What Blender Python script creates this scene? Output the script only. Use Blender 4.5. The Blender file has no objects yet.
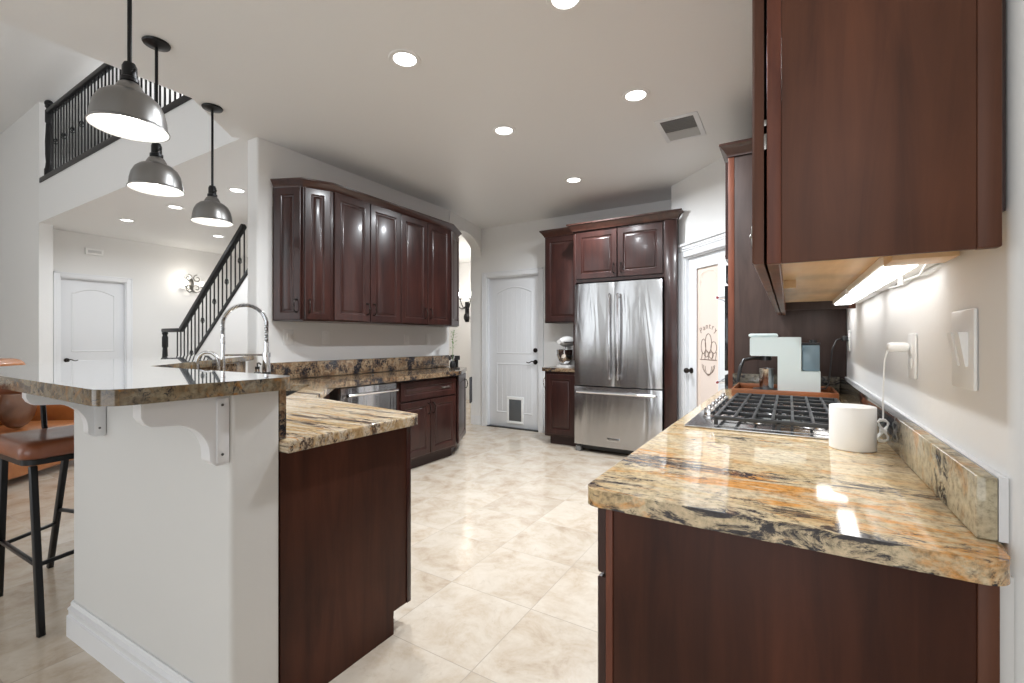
import bpy, bmesh, math, random
from mathutils import Vector, Matrix
random.seed(7)
PI = math.pi
S = bpy.context.scene
COL = S.collection

# ------------------------------------------------------------ camera, world, lights, exposure
TH = math.radians(31.2)
cam = bpy.data.cameras.new('camera')
cam.lens = 457.0 / 1024 * 36.0
cam.sensor_width = 36.0
cam.shift_y = -1.5 / 1024
cam.clip_start = 0.02
co = bpy.data.objects.new('camera', cam)
co.location = (0, 0, 1.23)
co.rotation_euler = (PI / 2, 0, TH)
COL.objects.link(co)
S.camera = co

w = bpy.data.worlds.new('world')
S.world = w
w.use_nodes = True
wn = w.node_tree.nodes['Background']
wn.inputs[0].default_value = (0.93, 0.97, 1.0, 1)
wn.inputs[1].default_value = 0.7
S.view_settings.view_transform = 'Standard'
S.view_settings.look = 'None'
S.view_settings.gamma = 1
S.view_settings.exposure = 0.16
try:
    S.view_settings.use_curve_mapping = False
    S.cycles.use_denoising = True
    S.cycles.max_bounces = 8
    S.cycles.diffuse_bounces = 5
    S.cycles.sample_clamp_indirect = 6
    S.cycles.caustics_reflective = False
    S.cycles.caustics_refractive = False
except Exception:
    pass


def area(name, loc, size, power, rot=(0, 0, 0), col=(1, .97, .93), sy=None, spread=PI):
    l = bpy.data.lights.new(name, 'AREA')
    l.energy = power
    l.color = col
    l.size = size
    if sy:
        l.shape = 'RECTANGLE'
        l.size_y = sy
    else:
        l.shape = 'DISK'
    l.spread = spread
    o = bpy.data.objects.new(name, l)
    o.location = loc
    o.rotation_euler = rot
    COL.objects.link(o)
    return o


l = bpy.data.lights.new('landing_fill_light', 'POINT')  # unseen point light, added to brighten the upper landing and its ceiling
l.energy = 38
l.shadow_soft_size = .15
lo_ = bpy.data.objects.new('landing_fill_light', l)
lo_.location = (-6.4, 3.4, 3.95)
COL.objects.link(lo_)
# daylight entering through the patio doors behind the camera and the living-room windows
area('patio_daylight', (-0.6, -3.9, 1.35), 3.6, 55, (PI / 2 + .45, 0, 0), (.93, .97, 1), 2.3)
area('living_daylight', (-6.2, -3.9, 2.0), 4.0, 62, (PI / 2, 0, 0), (.93, .97, 1), 3.4)


# ------------------------------------------------------------ materials
def new_mat(name):
    m = bpy.data.materials.new(name)
    m.use_nodes = True
    nt = m.node_tree
    return m, nt, nt.nodes['Principled BSDF']


def setp(b, col=None, rough=None, metal=None, coat=None, spec=None, ior=None):
    if col is not None:
        b.inputs['Base Color'].default_value = (*col, 1)
    if rough is not None:
        b.inputs['Roughness'].default_value = rough
    if metal is not None:
        b.inputs['Metallic'].default_value = metal
    if coat is not None:
        b.inputs['Coat Weight'].default_value = coat
        b.inputs['Coat Roughness'].default_value = 0.12
    if spec is not None:
        b.inputs['Specular IOR Level'].default_value = spec
    if ior is not None:
        b.inputs['IOR'].default_value = ior


def plain(name, col, rough=.5, metal=0, coat=None, spec=None, bump=0, bscale=60, var=0.03):
    m, nt, b = new_mat(name)
    setp(b, col, rough, metal, coat, spec)
    n = nt.nodes.new('ShaderNodeTexNoise')
    n.inputs['Scale'].default_value = bscale
    n.inputs['Detail'].default_value = 3
    tc = nt.nodes.new('ShaderNodeTexCoord')
    nt.links.new(tc.outputs['Object'], n.inputs['Vector'])
    mr = nt.nodes.new('ShaderNodeMapRange')
    mr.inputs['To Min'].default_value = max(0.0, rough - var)
    mr.inputs['To Max'].default_value = min(1.0, rough + var)
    nt.links.new(n.outputs['Fac'], mr.inputs['Value'])
    nt.links.new(mr.outputs[0], b.inputs['Roughness'])
    if bump:
        bp = nt.nodes.new('ShaderNodeBump')
        bp.inputs['Strength'].default_value = bump
        bp.inputs['Distance'].default_value = .01
        nt.links.new(n.outputs['Fac'], bp.inputs['Height'])
        nt.links.new(bp.outputs[0], b.inputs['Normal'])
    return m


def emit(name, col, strength):
    m, nt, b = new_mat(name)
    setp(b, (.8, .8, .8), .5)
    b.inputs['Emission Color'].default_value = (*col, 1)
    b.inputs['Emission Strength'].default_value = strength
    return m


def nd(nt, kind, **kw):
    n = nt.nodes.new(kind)
    for k, v in kw.items():
        if k in n.inputs:
            n.inputs[k].default_value = v
        else:
            setattr(n, k, v)
    return n


def ramp(nt, stops, interp='LINEAR'):
    r = nt.nodes.new('ShaderNodeValToRGB')
    e = r.color_ramp.elements
    r.color_ramp.interpolation = interp
    while len(e) > 2:
        e.remove(e[-1])
    for i, (p, c) in enumerate(stops):
        if i < 2:
            el = e[i]
            el.position = p
        else:
            el = e.new(p)
        el.color = (*c, 1) if len(c) == 3 else c
    return r


def mix(nt, a, b, fac):
    m = nt.nodes.new('ShaderNodeMix')
    m.data_type = 'RGBA'
    for s, v in ((6, a), (7, b), (0, fac)):
        if hasattr(v, 'is_output') or hasattr(v, 'links'):
            nt.links.new(v, m.inputs[s])
        else:
            m.inputs[s].default_value = v if s == 0 else (*v, 1)
    return m.outputs[2]


def coords(nt, rotz=0.0, scale=(1, 1, 1), loc=(0, 0, 0)):
    g = nt.nodes.new('ShaderNodeNewGeometry')
    m = nt.nodes.new('ShaderNodeMapping')
    # texture space follows the world position of the slab
    m.inputs['Rotation'].default_value = (0, 0, rotz)
    m.inputs['Scale'].default_value = scale
    m.inputs['Location'].default_value = loc
    nt.links.new(g.outputs['Position'], m.inputs['Vector'])
    return m.outputs[0]


def wood(name, c1, c2, c3, rough=.28, coat=.5, axis='z', gs=1.0, spec=.5):
    m, nt, b = new_mat(name)
    setp(b, c1, rough, 0, coat, spec)
    st = {'z': (9, 9, .9), 'x': (.9, 9, 9), 'y': (9, .9, 9)}[axis]
    v = coords(nt, 0, tuple(s * gs for s in st))
    n = nd(nt, 'ShaderNodeTexNoise', Scale=2.2, Detail=6.0, Roughness=.6, Distortion=.6)
    nt.links.new(v, n.inputs['Vector'])
    r = ramp(nt, [(.25, c2), (.5, c1), (.78, c3)])
    nt.links.new(n.outputs['Fac'], r.inputs[0])
    v2 = coords(nt, 0, (1.6, 1.6, 1.1))
    n2 = nd(nt, 'ShaderNodeTexNoise', Scale=2.0, Detail=3.0)
    nt.links.new(v2, n2.inputs['Vector'])
    r2 = ramp(nt, [(.3, (.7, .7, .72)), (.7, (1.15, 1.08, 1.05))])
    nt.links.new(n2.outputs['Fac'], r2.inputs[0])
    mm = nt.nodes.new('ShaderNodeMix')
    mm.data_type = 'RGBA'
    mm.blend_type = 'MULTIPLY'
    mm.inputs[0].default_value = 1
    nt.links.new(r.outputs[0], mm.inputs[6])
    nt.links.new(r2.outputs[0], mm.inputs[7])
    nt.links.new(mm.outputs[2], b.inputs['Base Color'])
    return m


def streak(nt, vi, loc, last, band):
    """strengthens the stone's veining along one straight seam"""
    (nx, ny), c0, wd_, amt = band
    dp = nt.nodes.new('ShaderNodeVectorMath')
    dp.operation = 'DOT_PRODUCT'
    nt.links.new(vi, dp.inputs[0])
    dp.inputs[1].default_value = (nx, ny, 0)
    sb_ = nd(nt, 'ShaderNodeMath', operation='SUBTRACT')
    nt.links.new(dp.outputs['Value'], sb_.inputs[0])
    sb_.inputs[1].default_value = c0 + nx * loc[0] + ny * loc[1]
    ab = nd(nt, 'ShaderNodeMath', operation='ABSOLUTE')
    nt.links.new(sb_.outputs[0], ab.inputs[0])
    mr = nt.nodes.new('ShaderNodeMapRange')
    mr.inputs['From Max'].default_value = wd_
    mr.inputs['To Min'].default_value = amt
    mr.inputs['To Max'].default_value = 0
    nt.links.new(ab.outputs[0], mr.inputs['Value'])
    a2_ = nd(nt, 'ShaderNodeMath', operation='ADD')
    nt.links.new(last, a2_.inputs[0])
    nt.links.new(mr.outputs[0], a2_.inputs[1])
    return a2_.outputs[0]


def granite_colour(nt, rotz, stretch, pal, dark=.5, vein=(.02, .02, .025), speck=.5, scale=1.0, loc=(0, 0, 0), band=None, rust=None):
    """flowing polished granite: broad clouds of colour, dark drawn-out veins, fine mineral specks"""
    v = coords(nt, rotz, (scale, scale * stretch, scale * (1 + (stretch - 1) * .6)), loc)
    vi = coords(nt, 0, (1, 1, 1), loc)
    n1 = nd(nt, 'ShaderNodeTexNoise', Scale=1.7, Detail=5.0, Roughness=.6, Distortion=.9)
    nt.links.new(v, n1.inputs['Vector'])
    r1 = ramp(nt, [(.30, pal[0]), (.43, pal[1]), (.55, pal[2]), (.66, pal[3]), (.78, pal[1])])
    nt.links.new(n1.outputs['Fac'], r1.inputs[0])
    n2 = nd(nt, 'ShaderNodeTexNoise', Scale=4.0, Detail=8.0, Roughness=.65, Distortion=1.6)
    nt.links.new(v, n2.inputs['Vector'])
    r2 = ramp(nt, [(.54, (0, 0, 0)), (.70, (1, 1, 1))])
    nt.links.new(streak(nt, vi, loc, n2.outputs['Fac'], rust) if rust else n2.outputs['Fac'], r2.inputs[0])
    c = mix(nt, r1.outputs[0], pal[4], r2.outputs[0])
    n3 = nd(nt, 'ShaderNodeTexNoise', Scale=5.5, Detail=10.0, Roughness=.78, Distortion=1.5)
    nt.links.new(v, n3.inputs['Vector'])
    n4 = nd(nt, 'ShaderNodeTexNoise', Scale=1.3, Detail=2.0, Roughness=.5)
    nt.links.new(v, n4.inputs['Vector'])
    add = nd(nt, 'ShaderNodeMath', operation='ADD')
    nt.links.new(n3.outputs['Fac'], add.inputs[0])
    ms = nd(nt, 'ShaderNodeMath', operation='MULTIPLY_ADD')
    nt.links.new(n4.outputs['Fac'], ms.inputs[0])
    ms.inputs[1].default_value = .7
    ms.inputs[2].default_value = -.35
    nt.links.new(ms.outputs[0], add.inputs[1])
    last = add.outputs[0]
    if band:
        last = streak(nt, vi, loc, last, band)
    lo = .68 - .22 * dark
    r3 = ramp(nt, [(lo, (0, 0, 0)), (lo + .07, (1, 1, 1))])
    nt.links.new(last, r3.inputs[0])
    c = mix(nt, c, vein, r3.outputs[0])
    n5 = nd(nt, 'ShaderNodeTexNoise', Scale=60.0, Detail=5.0, Roughness=.75)
    nt.links.new(vi, n5.inputs['Vector'])
    r5 = ramp(nt, [(.30, (1 - speck,) * 3), (.5, (1, 1, 1)), (.70, (1 + speck * .5,) * 3)])
    nt.links.new(n5.outputs['Fac'], r5.inputs[0])
    mm = nt.nodes.new('ShaderNodeMix')
    mm.data_type = 'RGBA'
    mm.blend_type = 'MULTIPLY'
    mm.inputs[0].default_value = 1
    nt.links.new(c, mm.inputs[6])
    nt.links.new(r5.outputs[0], mm.inputs[7])
    return mm.outputs[2]


def granite(name, A, B=None, y0=0, y1=1, rough=.07, coat=None):
    """A: stone colour arguments; B: the darker vein of stone the slab runs into between y0 and y1"""
    m, nt, b = new_mat(name)
    setp(b, (.4, .3, .2), rough)
    c = granite_colour(nt, **A)
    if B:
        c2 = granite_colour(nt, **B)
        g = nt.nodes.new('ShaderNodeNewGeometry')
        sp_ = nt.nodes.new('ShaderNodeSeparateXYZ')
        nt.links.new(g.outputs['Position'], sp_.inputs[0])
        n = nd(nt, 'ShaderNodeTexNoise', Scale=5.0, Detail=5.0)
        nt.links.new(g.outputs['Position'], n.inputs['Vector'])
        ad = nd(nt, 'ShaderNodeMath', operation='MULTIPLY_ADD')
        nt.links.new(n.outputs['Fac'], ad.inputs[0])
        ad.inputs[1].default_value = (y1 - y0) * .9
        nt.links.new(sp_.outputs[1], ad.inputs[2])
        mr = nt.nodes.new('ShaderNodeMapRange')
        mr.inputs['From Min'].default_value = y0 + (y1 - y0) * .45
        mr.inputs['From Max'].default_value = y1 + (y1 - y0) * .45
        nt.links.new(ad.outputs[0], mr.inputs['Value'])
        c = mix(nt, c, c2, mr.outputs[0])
    nt.links.new(c, b.inputs['Base Color'])
    if coat:
        b.inputs['Coat Weight'].default_value = 1.0
        b.inputs['Coat Roughness'].default_value = .02
        b.inputs['Coat IOR'].default_value = coat
    return m


def tile_floor():
    m, nt, b = new_mat('travertine_tiles')
    P, X0, Y0 = .459, -1.008, 1.832
    v = coords(nt, 0, (1 / P, 1 / P, 1), (-X0 / P, -Y0 / P, 0))
    sep = nt.nodes.new('ShaderNodeSeparateXYZ')
    nt.links.new(v, sep.inputs[0])

    def math_(op, a, bb=None, clamp=False):
        n = nt.nodes.new('ShaderNodeMath')
        n.operation = op
        n.use_clamp = clamp
        for i, q in enumerate((a, bb)):
            if q is None:
                continue
            if isinstance(q, (int, float)):
                n.inputs[i].default_value = q
            else:
                nt.links.new(q, n.inputs[i])
        return n.outputs[0]
    dd = []
    ids = []
    for ax in (0, 1):
        f = math_('FRACT', sep.outputs[ax])
        d = math_('ABSOLUTE', math_('SUBTRACT', f, .5))
        dd.append(d)
        ids.append(math_('FLOOR', sep.outputs[ax]))
    mx = math_('MAXIMUM', dd[0], dd[1])
    g = math_('GREATER_THAN', mx, .5 - .0042)
    cmb = nt.nodes.new('ShaderNodeCombineXYZ')
    nt.links.new(ids[0], cmb.inputs[0])
    nt.links.new(ids[1], cmb.inputs[1])
    wn_ = nt.nodes.new('ShaderNodeTexWhiteNoise')
    wn_.noise_dimensions = '2D'
    nt.links.new(cmb.outputs[0], wn_.inputs['Vector'])
    # each tile samples its own piece of stone
    off = nt.nodes.new('ShaderNodeVectorMath')
    off.operation = 'MULTIPLY_ADD'
    nt.links.new(wn_.outputs['Color'], off.inputs[0])
    off.inputs[1].default_value = (9, 9, 9)
    nt.links.new(v, off.inputs[2])
    n1 = nd(nt, 'ShaderNodeTexNoise', Scale=2.3, Detail=8.0, Roughness=.68, Distortion=.35)
    nt.links.new(off.outputs[0], n1.inputs['Vector'])
    r1 = ramp(nt, [(.28, (.42, .32, .23)), (.42, (.56, .465, .365)), (.55, (.635, .555, .46)), (.74, (.70, .63, .545))])
    nt.links.new(n1.outputs['Fac'], r1.inputs[0])
    n2 = nd(nt, 'ShaderNodeTexNoise', Scale=7.0, Detail=9.0, Roughness=.75, Distortion=1.0)
    nt.links.new(off.outputs[0], n2.inputs['Vector'])
    r2 = ramp(nt, [(.56, (0, 0, 0)), (.70, (.55, .55, .55))])
    nt.links.new(n2.outputs['Fac'], r2.inputs[0])
    c = mix(nt, r1.outputs[0], (.47, .385, .305), r2.outputs[0])
    tone = ramp(nt, [(0, (.88, .87, .86)), (1, (1.0, 1.0, 1.0))])
    nt.links.new(wn_.outputs['Value'], tone.inputs[0])
    mm = nt.nodes.new('ShaderNodeMix')
    mm.data_type = 'RGBA'
    mm.blend_type = 'MULTIPLY'
    mm.inputs[0].default_value = 1
    nt.links.new(c, mm.inputs[6])
    nt.links.new(tone.outputs[0], mm.inputs[7])
    c = mix(nt, mm.outputs[2], (.36, .30, .24), g)
    nt.links.new(c, b.inputs['Base Color'])
    rr = math_('MULTIPLY_ADD', g, .4)
    rr.node.inputs[2].default_value = .17
    nt.links.new(rr, b.inputs['Roughness'])
    bp = nt.nodes.new('ShaderNodeBump')
    bp.inputs['Strength'].default_value = .25
    bp.inputs['Distance'].default_value = .002
    inv = math_('SUBTRACT', 1.0, g)
    nt.links.new(inv, bp.inputs['Height'])
    nt.links.new(bp.outputs[0], b.inputs['Normal'])
    return m


def steel(name, col=(.62, .62, .62), rough=.24, wave=.25):
    m, nt, b = new_mat(name)
    setp(b, col, rough, 1.0)
    v = coords(nt, 0, (5.5, 5.5, .7))
    n = nd(nt, 'ShaderNodeTexNoise', Scale=1.2, Detail=2.0, Distortion=.8)
    nt.links.new(v, n.inputs['Vector'])
    v2 = coords(nt, 0, (2, 2, 260))
    n2 = nd(nt, 'ShaderNodeTexNoise', Scale=2.0, Detail=3.0)
    nt.links.new(v2, n2.inputs['Vector'])
    bp = nt.nodes.new('ShaderNodeBump')
    bp.inputs['Strength'].default_value = wave
    bp.inputs['Distance'].default_value = .03
    nt.links.new(n.outputs['Fac'], bp.inputs['Height'])
    nt.links.new(bp.outputs[0], b.inputs['Normal'])
    mr = nt.nodes.new('ShaderNodeMapRange')
    mr.inputs['To Min'].default_value = rough - .04
    mr.inputs['To Max'].default_value = rough + .05
    nt.links.new(n2.outputs['Fac'], mr.inputs['Value'])
    nt.links.new(mr.outputs[0], b.inputs['Roughness'])
    return m


def glass(name, col=(1, 1, 1), rough=0.0, alpha=.25):
    m, nt, b = new_mat(name)
    setp(b, col, rough)
    b.inputs['Transmission Weight'].default_value = 1.0
    b.inputs['IOR'].default_value = 1.3
    return m


def leather(name, c1, c2):
    m, nt, b = new_mat(name)
    setp(b, c1, .32, 0, .2)
    v = coords(nt, 0, (1, 1, 1))
    n = nd(nt, 'ShaderNodeTexNoise', Scale=5.0, Detail=6.0)
    nt.links.new(v, n.inputs['Vector'])
    r = ramp(nt, [(.35, c2), (.6, c1)])
    nt.links.new(n.outputs['Fac'], r.inputs[0])
    nt.links.new(r.outputs[0], b.inputs['Base Color'])
    n2 = nd(nt, 'ShaderNodeTexVoronoi', Scale=220.0)
    nt.links.new(v, n2.inputs['Vector'])
    bp = nt.nodes.new('ShaderNodeBump')
    bp.inputs['Strength'].default_value = .12
    bp.inputs['Distance'].default_value = .002
    nt.links.new(n2.outputs['Distance'], bp.inputs['Height'])
    nt.links.new(bp.outputs[0], b.inputs['Normal'])
    return m


WALL = plain('wall_paint', (.79, .785, .775), .75, bump=.05, bscale=45)
CEIL = plain('ceiling_paint', (.82, .82, .815), .6, bump=.08, bscale=30)
PONY = plain('bar_wall_paint', (.68, .675, .66), .6, bump=.04, bscale=40)
TRIM = plain('white_trim_paint', (.78, .79, .81), .35)
DOORW = plain('white_door_paint', (.74, .75, .77), .38)
FLOOR = tile_floor()
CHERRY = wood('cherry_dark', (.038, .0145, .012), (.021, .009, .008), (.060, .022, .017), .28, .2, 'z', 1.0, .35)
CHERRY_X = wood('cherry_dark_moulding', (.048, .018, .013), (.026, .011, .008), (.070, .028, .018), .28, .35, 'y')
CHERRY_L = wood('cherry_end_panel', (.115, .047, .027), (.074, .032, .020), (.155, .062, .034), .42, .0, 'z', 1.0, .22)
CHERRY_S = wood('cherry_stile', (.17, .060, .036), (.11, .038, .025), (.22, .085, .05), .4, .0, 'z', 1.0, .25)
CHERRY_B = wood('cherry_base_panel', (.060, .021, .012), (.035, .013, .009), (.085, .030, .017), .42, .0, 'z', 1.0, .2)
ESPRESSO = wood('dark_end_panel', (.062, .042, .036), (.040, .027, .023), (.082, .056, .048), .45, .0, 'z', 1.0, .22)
KICK = plain('toe_kick_dark', (.03, .012, .01), .5)
MAPLE = wood('maple_ply', (.72, .50, .27), (.62, .41, .20), (.80, .60, .36), .4, .1, 'y')
ANG_R = 30
SPECKLED = dict(rotz=math.radians(60), stretch=2.0, pal=[(.08, .048, .03), (.19, .12, .07), (.30, .22, .14), (.10, .055, .035), (.17, .075, .03)],
                dark=.78, speck=.9, scale=3.2)
NERO = dict(rotz=math.radians(60), stretch=2.0, pal=[(.05, .045, .04), (.10, .09, .07), (.16, .14, .11), (.06, .055, .05), (.12, .07, .03)],
            dark=1.1, speck=.7, scale=1.6)
G_RIGHT = granite('granite_cream_gold', dict(rotz=math.radians(ANG_R), stretch=3.2, pal=[(.50, .33, .16), (.62, .47, .27), (.66, .54, .36), (.56, .44, .29), (.64, .29, .07)],
                                             dark=.40, vein=(.05, .045, .05), speck=.6, scale=1.5, loc=(3.1, 1.3, 0), band=((.485, .875), .86, .22, .14), rust=((.485, .875), 1.0, .16, .13)))
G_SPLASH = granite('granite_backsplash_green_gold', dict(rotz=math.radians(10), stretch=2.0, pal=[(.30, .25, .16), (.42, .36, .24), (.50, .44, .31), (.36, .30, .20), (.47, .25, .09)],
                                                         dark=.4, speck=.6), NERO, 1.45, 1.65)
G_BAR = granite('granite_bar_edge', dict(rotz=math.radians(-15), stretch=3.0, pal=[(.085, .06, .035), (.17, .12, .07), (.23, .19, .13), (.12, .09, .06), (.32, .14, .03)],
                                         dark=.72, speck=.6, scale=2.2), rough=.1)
G_BARTOP_SHEEN = granite('granite_bar_top_sheen', dict(rotz=math.radians(-31), stretch=7.0, pal=[(.30, .32, .34), (.42, .45, .48), (.50, .54, .57), (.36, .38, .40), (.42, .42, .40)],
                                           dark=.35, vein=(.2, .21, .22), speck=.3, scale=1.2), rough=.05, coat=1.6)  # pale blue-grey palette: window reflection put into the stone's colour
G_PEN = granite('granite_striped_gold', dict(rotz=math.radians(-31), stretch=8.0, scale=1.3, vein=(.08, .055, .045), pal=[(.36, .22, .10), (.50, .36, .20), (.62, .54, .42), (.46, .31, .15), (.52, .22, .05)],
                                             dark=.60, speck=.4), SPECKLED, 1.85, 2.25)
G_LEFT = granite('granite_brown_speckled', SPECKLED, rough=.1)
G_NERO = granite('granite_black', NERO, rough=.08)
STEEL = steel('brushed_steel', (.50, .50, .505), .22, .3)
STEEL_D = plain('steel_trim', (.55, .55, .55), .2, 1.0)
CHROME = plain('chrome', (.80, .80, .82), .06, 1.0, var=.01)
IRON = plain('cast_iron', (.045, .047, .05), .42, .3, bump=.2, bscale=200)
BLACK = plain('black_metal', (.012, .012, .013), .35, .5)
GUNMETAL = plain('gunmetal_shade', (.24, .235, .23), .33, .85, bscale=8, var=.01)
RAILM = plain('rail_dark_stain', (.012, .012, .013), .4, spec=.3)
BRONZE = plain('oil_rubbed_bronze', (.035, .028, .025), .3, .8)
PEWTER = plain('pewter', (.30, .28, .26), .28, .9)
WHITEP = plain('white_plastic', (.85, .85, .84), .35)
BLACKP = plain('black_plastic', (.015, .015, .016), .3)
BLACKG = plain('black_glass', (.008, .008, .010), .05, 0)
MINT = plain('pale_mint_plastic', (.63, .72, .72), .35)
SAGE = plain('grey_vent', (.16, .16, .155), .5)
TAN = leather('tan_leather', (.42, .155, .045), (.30, .10, .03))
STOOLL = leather('chestnut_leather', (.27, .088, .038), (.17, .052, .024))
BROWNC = leather('brown_cushion', (.17, .075, .04), (.09, .04, .022))
TRAYW = wood('tray_wood', (.24, .085, .03), (.16, .055, .02), (.34, .13, .05), .4, .2, 'x')
FLAP = plain('pet_flap_grey', (.10, .105, .11), .3)
LEAF = plain('leaf_green', (.16, .30, .10), .5)
GLASS = glass('clear_glass')
WATER = glass('tinted_tank', (.30, .42, .50))
WATER.node_tree.nodes['Principled BSDF'].inputs['Transmission Weight'].default_value = .35
FROST = plain('frosted_pantry_glass', (.74, .63, .56), .45, spec=.3)
ETCH = plain('etched_dark', (.20, .14, .11), .6)
ETCHL = plain('etched_light', (.83, .70, .60), .6)
EMI_DL = emit('downlight_glow', (1, .98, .95), 6)
EMI_SH = emit('shade_glow', (1, .98, .95), 2.2)
EMI_BULB = emit('bulb_glow', (1, .96, .88), 12)
EMI_UC = emit('under_cabinet_glow', (1, .99, .98), 6)
REDP = plain('red_badge', (.25, .02, .02), .3)
YELL = plain('yellow_print', (.75, .75, .10), .4)


# ------------------------------------------------------------ mesh helpers
class MB:
    def __init__(s):
        s.bm = bmesh.new()

    def _tf(s, vs, M):
        if M is not None:
            bmesh.ops.transform(s.bm, matrix=M, verts=vs)

    def box(s, x0, y0, z0, x1, y1, z1, bev=0, M=None, seg=2):
        r = bmesh.ops.create_cube(s.bm, size=1)
        vs = r['verts']
        bmesh.ops.transform(s.bm, matrix=Matrix.Translation(((x0 + x1) / 2, (y0 + y1) / 2, (z0 + z1) / 2)) @
                            Matrix.Diagonal((abs(x1 - x0), abs(y1 - y0), abs(z1 - z0), 1)), verts=vs)
        if bev:
            es = list({e for v in vs for e in v.link_edges})
            rr = bmesh.ops.bevel(s.bm, geom=es, offset=min(bev, .49 * min(abs(x1 - x0), abs(y1 - y0), abs(z1 - z0))),
                                 segments=seg, profile=.5, affect='EDGES')
            vs = list({v for f in rr['faces'] for v in f.verts} | {v for v in vs if v.is_valid})
            # include all verts connected
            seen = set(vs)
            st = list(vs)
            while st:
                a = st.pop()
                for e in a.link_edges:
                    b = e.other_vert(a)
                    if b not in seen:
                        seen.add(b)
                        st.append(b)
            vs = list(seen)
        s._tf(vs, M)
        return s

    def prism(s, pts, z0, z1, bev=0, M=None, seg=3, bottom_bev=True):
        """vertical prism from a CCW outline"""
        bm = s.bm
        b = [bm.verts.new((p[0], p[1], z0)) for p in pts]
        t = [bm.verts.new((p[0], p[1], z1)) for p in pts]
        n = len(pts)
        fb = bm.faces.new(list(reversed(b)))
        ft = bm.faces.new(t)
        for i in range(n):
            bm.faces.new((b[i], b[(i + 1) % n], t[(i + 1) % n], t[i]))
        vs = b + t
        if bev:
            es = list(ft.edges) + (list(fb.edges) if bottom_bev else [])
            rr = bmesh.ops.bevel(bm, geom=es, offset=bev, segments=seg, profile=.6, affect='EDGES')
            seen = {v for v in vs if v.is_valid} | {v for f in rr['faces'] for v in f.verts}
            st = list(seen)
            while st:
                a = st.pop()
                for e in a.link_edges:
                    q = e.other_vert(a)
                    if q not in seen:
                        seen.add(q)
                        st.append(q)
            vs = list(seen)
        s._tf(vs, M)
        return s

    def prof(s, pts, d0, d1, M):
        """prism whose outline (a, b) lies in local XZ and which runs along local Y, placed by M"""
        R = Matrix(((1, 0, 0, 0), (0, 0, -1, 0), (0, 1, 0, 0), (0, 0, 0, 1)))
        return s.prism(pts, -d1, -d0, 0, M @ R)

    def cyl(s, a, b, r, r2=None, n=16, cap=True):
        a, b = Vector(a), Vector(b)
        d = b - a
        L = d.length
        if L < 1e-7:
            return s
        q = Vector((0, 0, 1)).rotation_difference(d.normalized()).to_matrix().to_4x4()
        bmesh.ops.create_cone(s.bm, cap_ends=cap, cap_tris=False, segments=n, radius1=r, radius2=r if r2 is None else r2,
                              depth=L, matrix=Matrix.Translation((a + b) / 2) @ q)
        return s

    def lathe(s, prof, n=32, M=None, closed=False):
        """prof: list of (r, z)"""
        bm = s.bm
        rings = []
        for r, z in prof:
            if r < 1e-6:
                rings.append([bm.verts.new((0, 0, z))])
            else:
                rings.append([bm.verts.new((r * math.cos(2 * PI * i / n), r * math.sin(2 * PI * i / n), z)) for i in range(n)])
        for A, B in zip(rings, rings[1:]):
            for i in range(n):
                j = (i + 1) % n
                if len(A) == 1 and len(B) == 1:
                    continue
                if len(A) == 1:
                    bm.faces.new((A[0], B[i], B[j]))
                elif len(B) == 1:
                    bm.faces.new((A[i], B[0], A[j]))
                else:
                    bm.faces.new((A[i], B[i], B[j], A[j]))
        vs = [v for R in rings for v in R]
        s._tf(vs, M)
        return s

    def tube(s, pts, r, n=10, r_end=None, caps=True):
        bm = s.bm
        P = [Vector(p) for p in pts]
        prev = None
        rings = []
        N = len(P)
        for i, p in enumerate(P):
            d = (P[min(i + 1, N - 1)] - P[max(i - 1, 0)]).normalized()
            if prev is None:
                u = d.orthogonal().normalized()
            else:
                u = (prev - d * prev.dot(d)).normalized()
            prev = u
            v = d.cross(u)
            rr = r if r_end is None else r + (r_end - r) * i / (N - 1)
            rings.append([bm.verts.new(p + (u * math.cos(2 * PI * k / n) + v * math.sin(2 * PI * k / n)) * rr) for k in range(n)])
        for A, B in zip(rings, rings[1:]):
            for k in range(n):
                j = (k + 1) % n
                bm.faces.new((A[k], A[j], B[j], B[k]))
        if caps:
            bm.faces.new(list(reversed(rings[0])))
            bm.faces.new(rings[-1])
        return s

    def bar(s, a, b, wd, ht, up=(0, 0, 1), bev=0):
        """rectangular bar from a to b"""
        a, b = Vector(a), Vector(b)
        d = (b - a)
        L = d.length
        d.normalize()
        up = Vector(up)
        x = d.cross(up).normalized()
        z = x.cross(d).normalized()
        M = Matrix((( x.x, d.x, z.x, a.x), (x.y, d.y, z.y, a.y), (x.z, d.z, z.z, a.z), (0, 0, 0, 1)))
        return s.box(-wd / 2, 0, -ht / 2, wd / 2, L, ht / 2, bev, M)

    def ball(s, c, r, sc=(1, 1, 1), n=14, M=None):
        rr = bmesh.ops.create_uvsphere(s.bm, u_segments=n, v_segments=max(8, n // 2 + 2), radius=r)
        bmesh.ops.transform(s.bm, matrix=Matrix.Translation(c) @ (M or Matrix.Identity(4)) @ Matrix.Diagonal((*sc, 1)), verts=rr['verts'])
        return s

    def grid(s, f, nu, nv, cu=False):
        bm = s.bm
        V = [[bm.verts.new(f(i / nu, j / nv)) for j in range(nv + 1)] for i in range(nu + 1)]
        for i in range(nu):
            for j in range(nv):
                bm.faces.new((V[i][j], V[i + 1][j], V[i + 1][j + 1], V[i][j + 1]))
        return s


WM = {}


def wmat(o):
    return WM.get(o.name, Matrix.Identity(4)) if o else Matrix.Identity(4)


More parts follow.
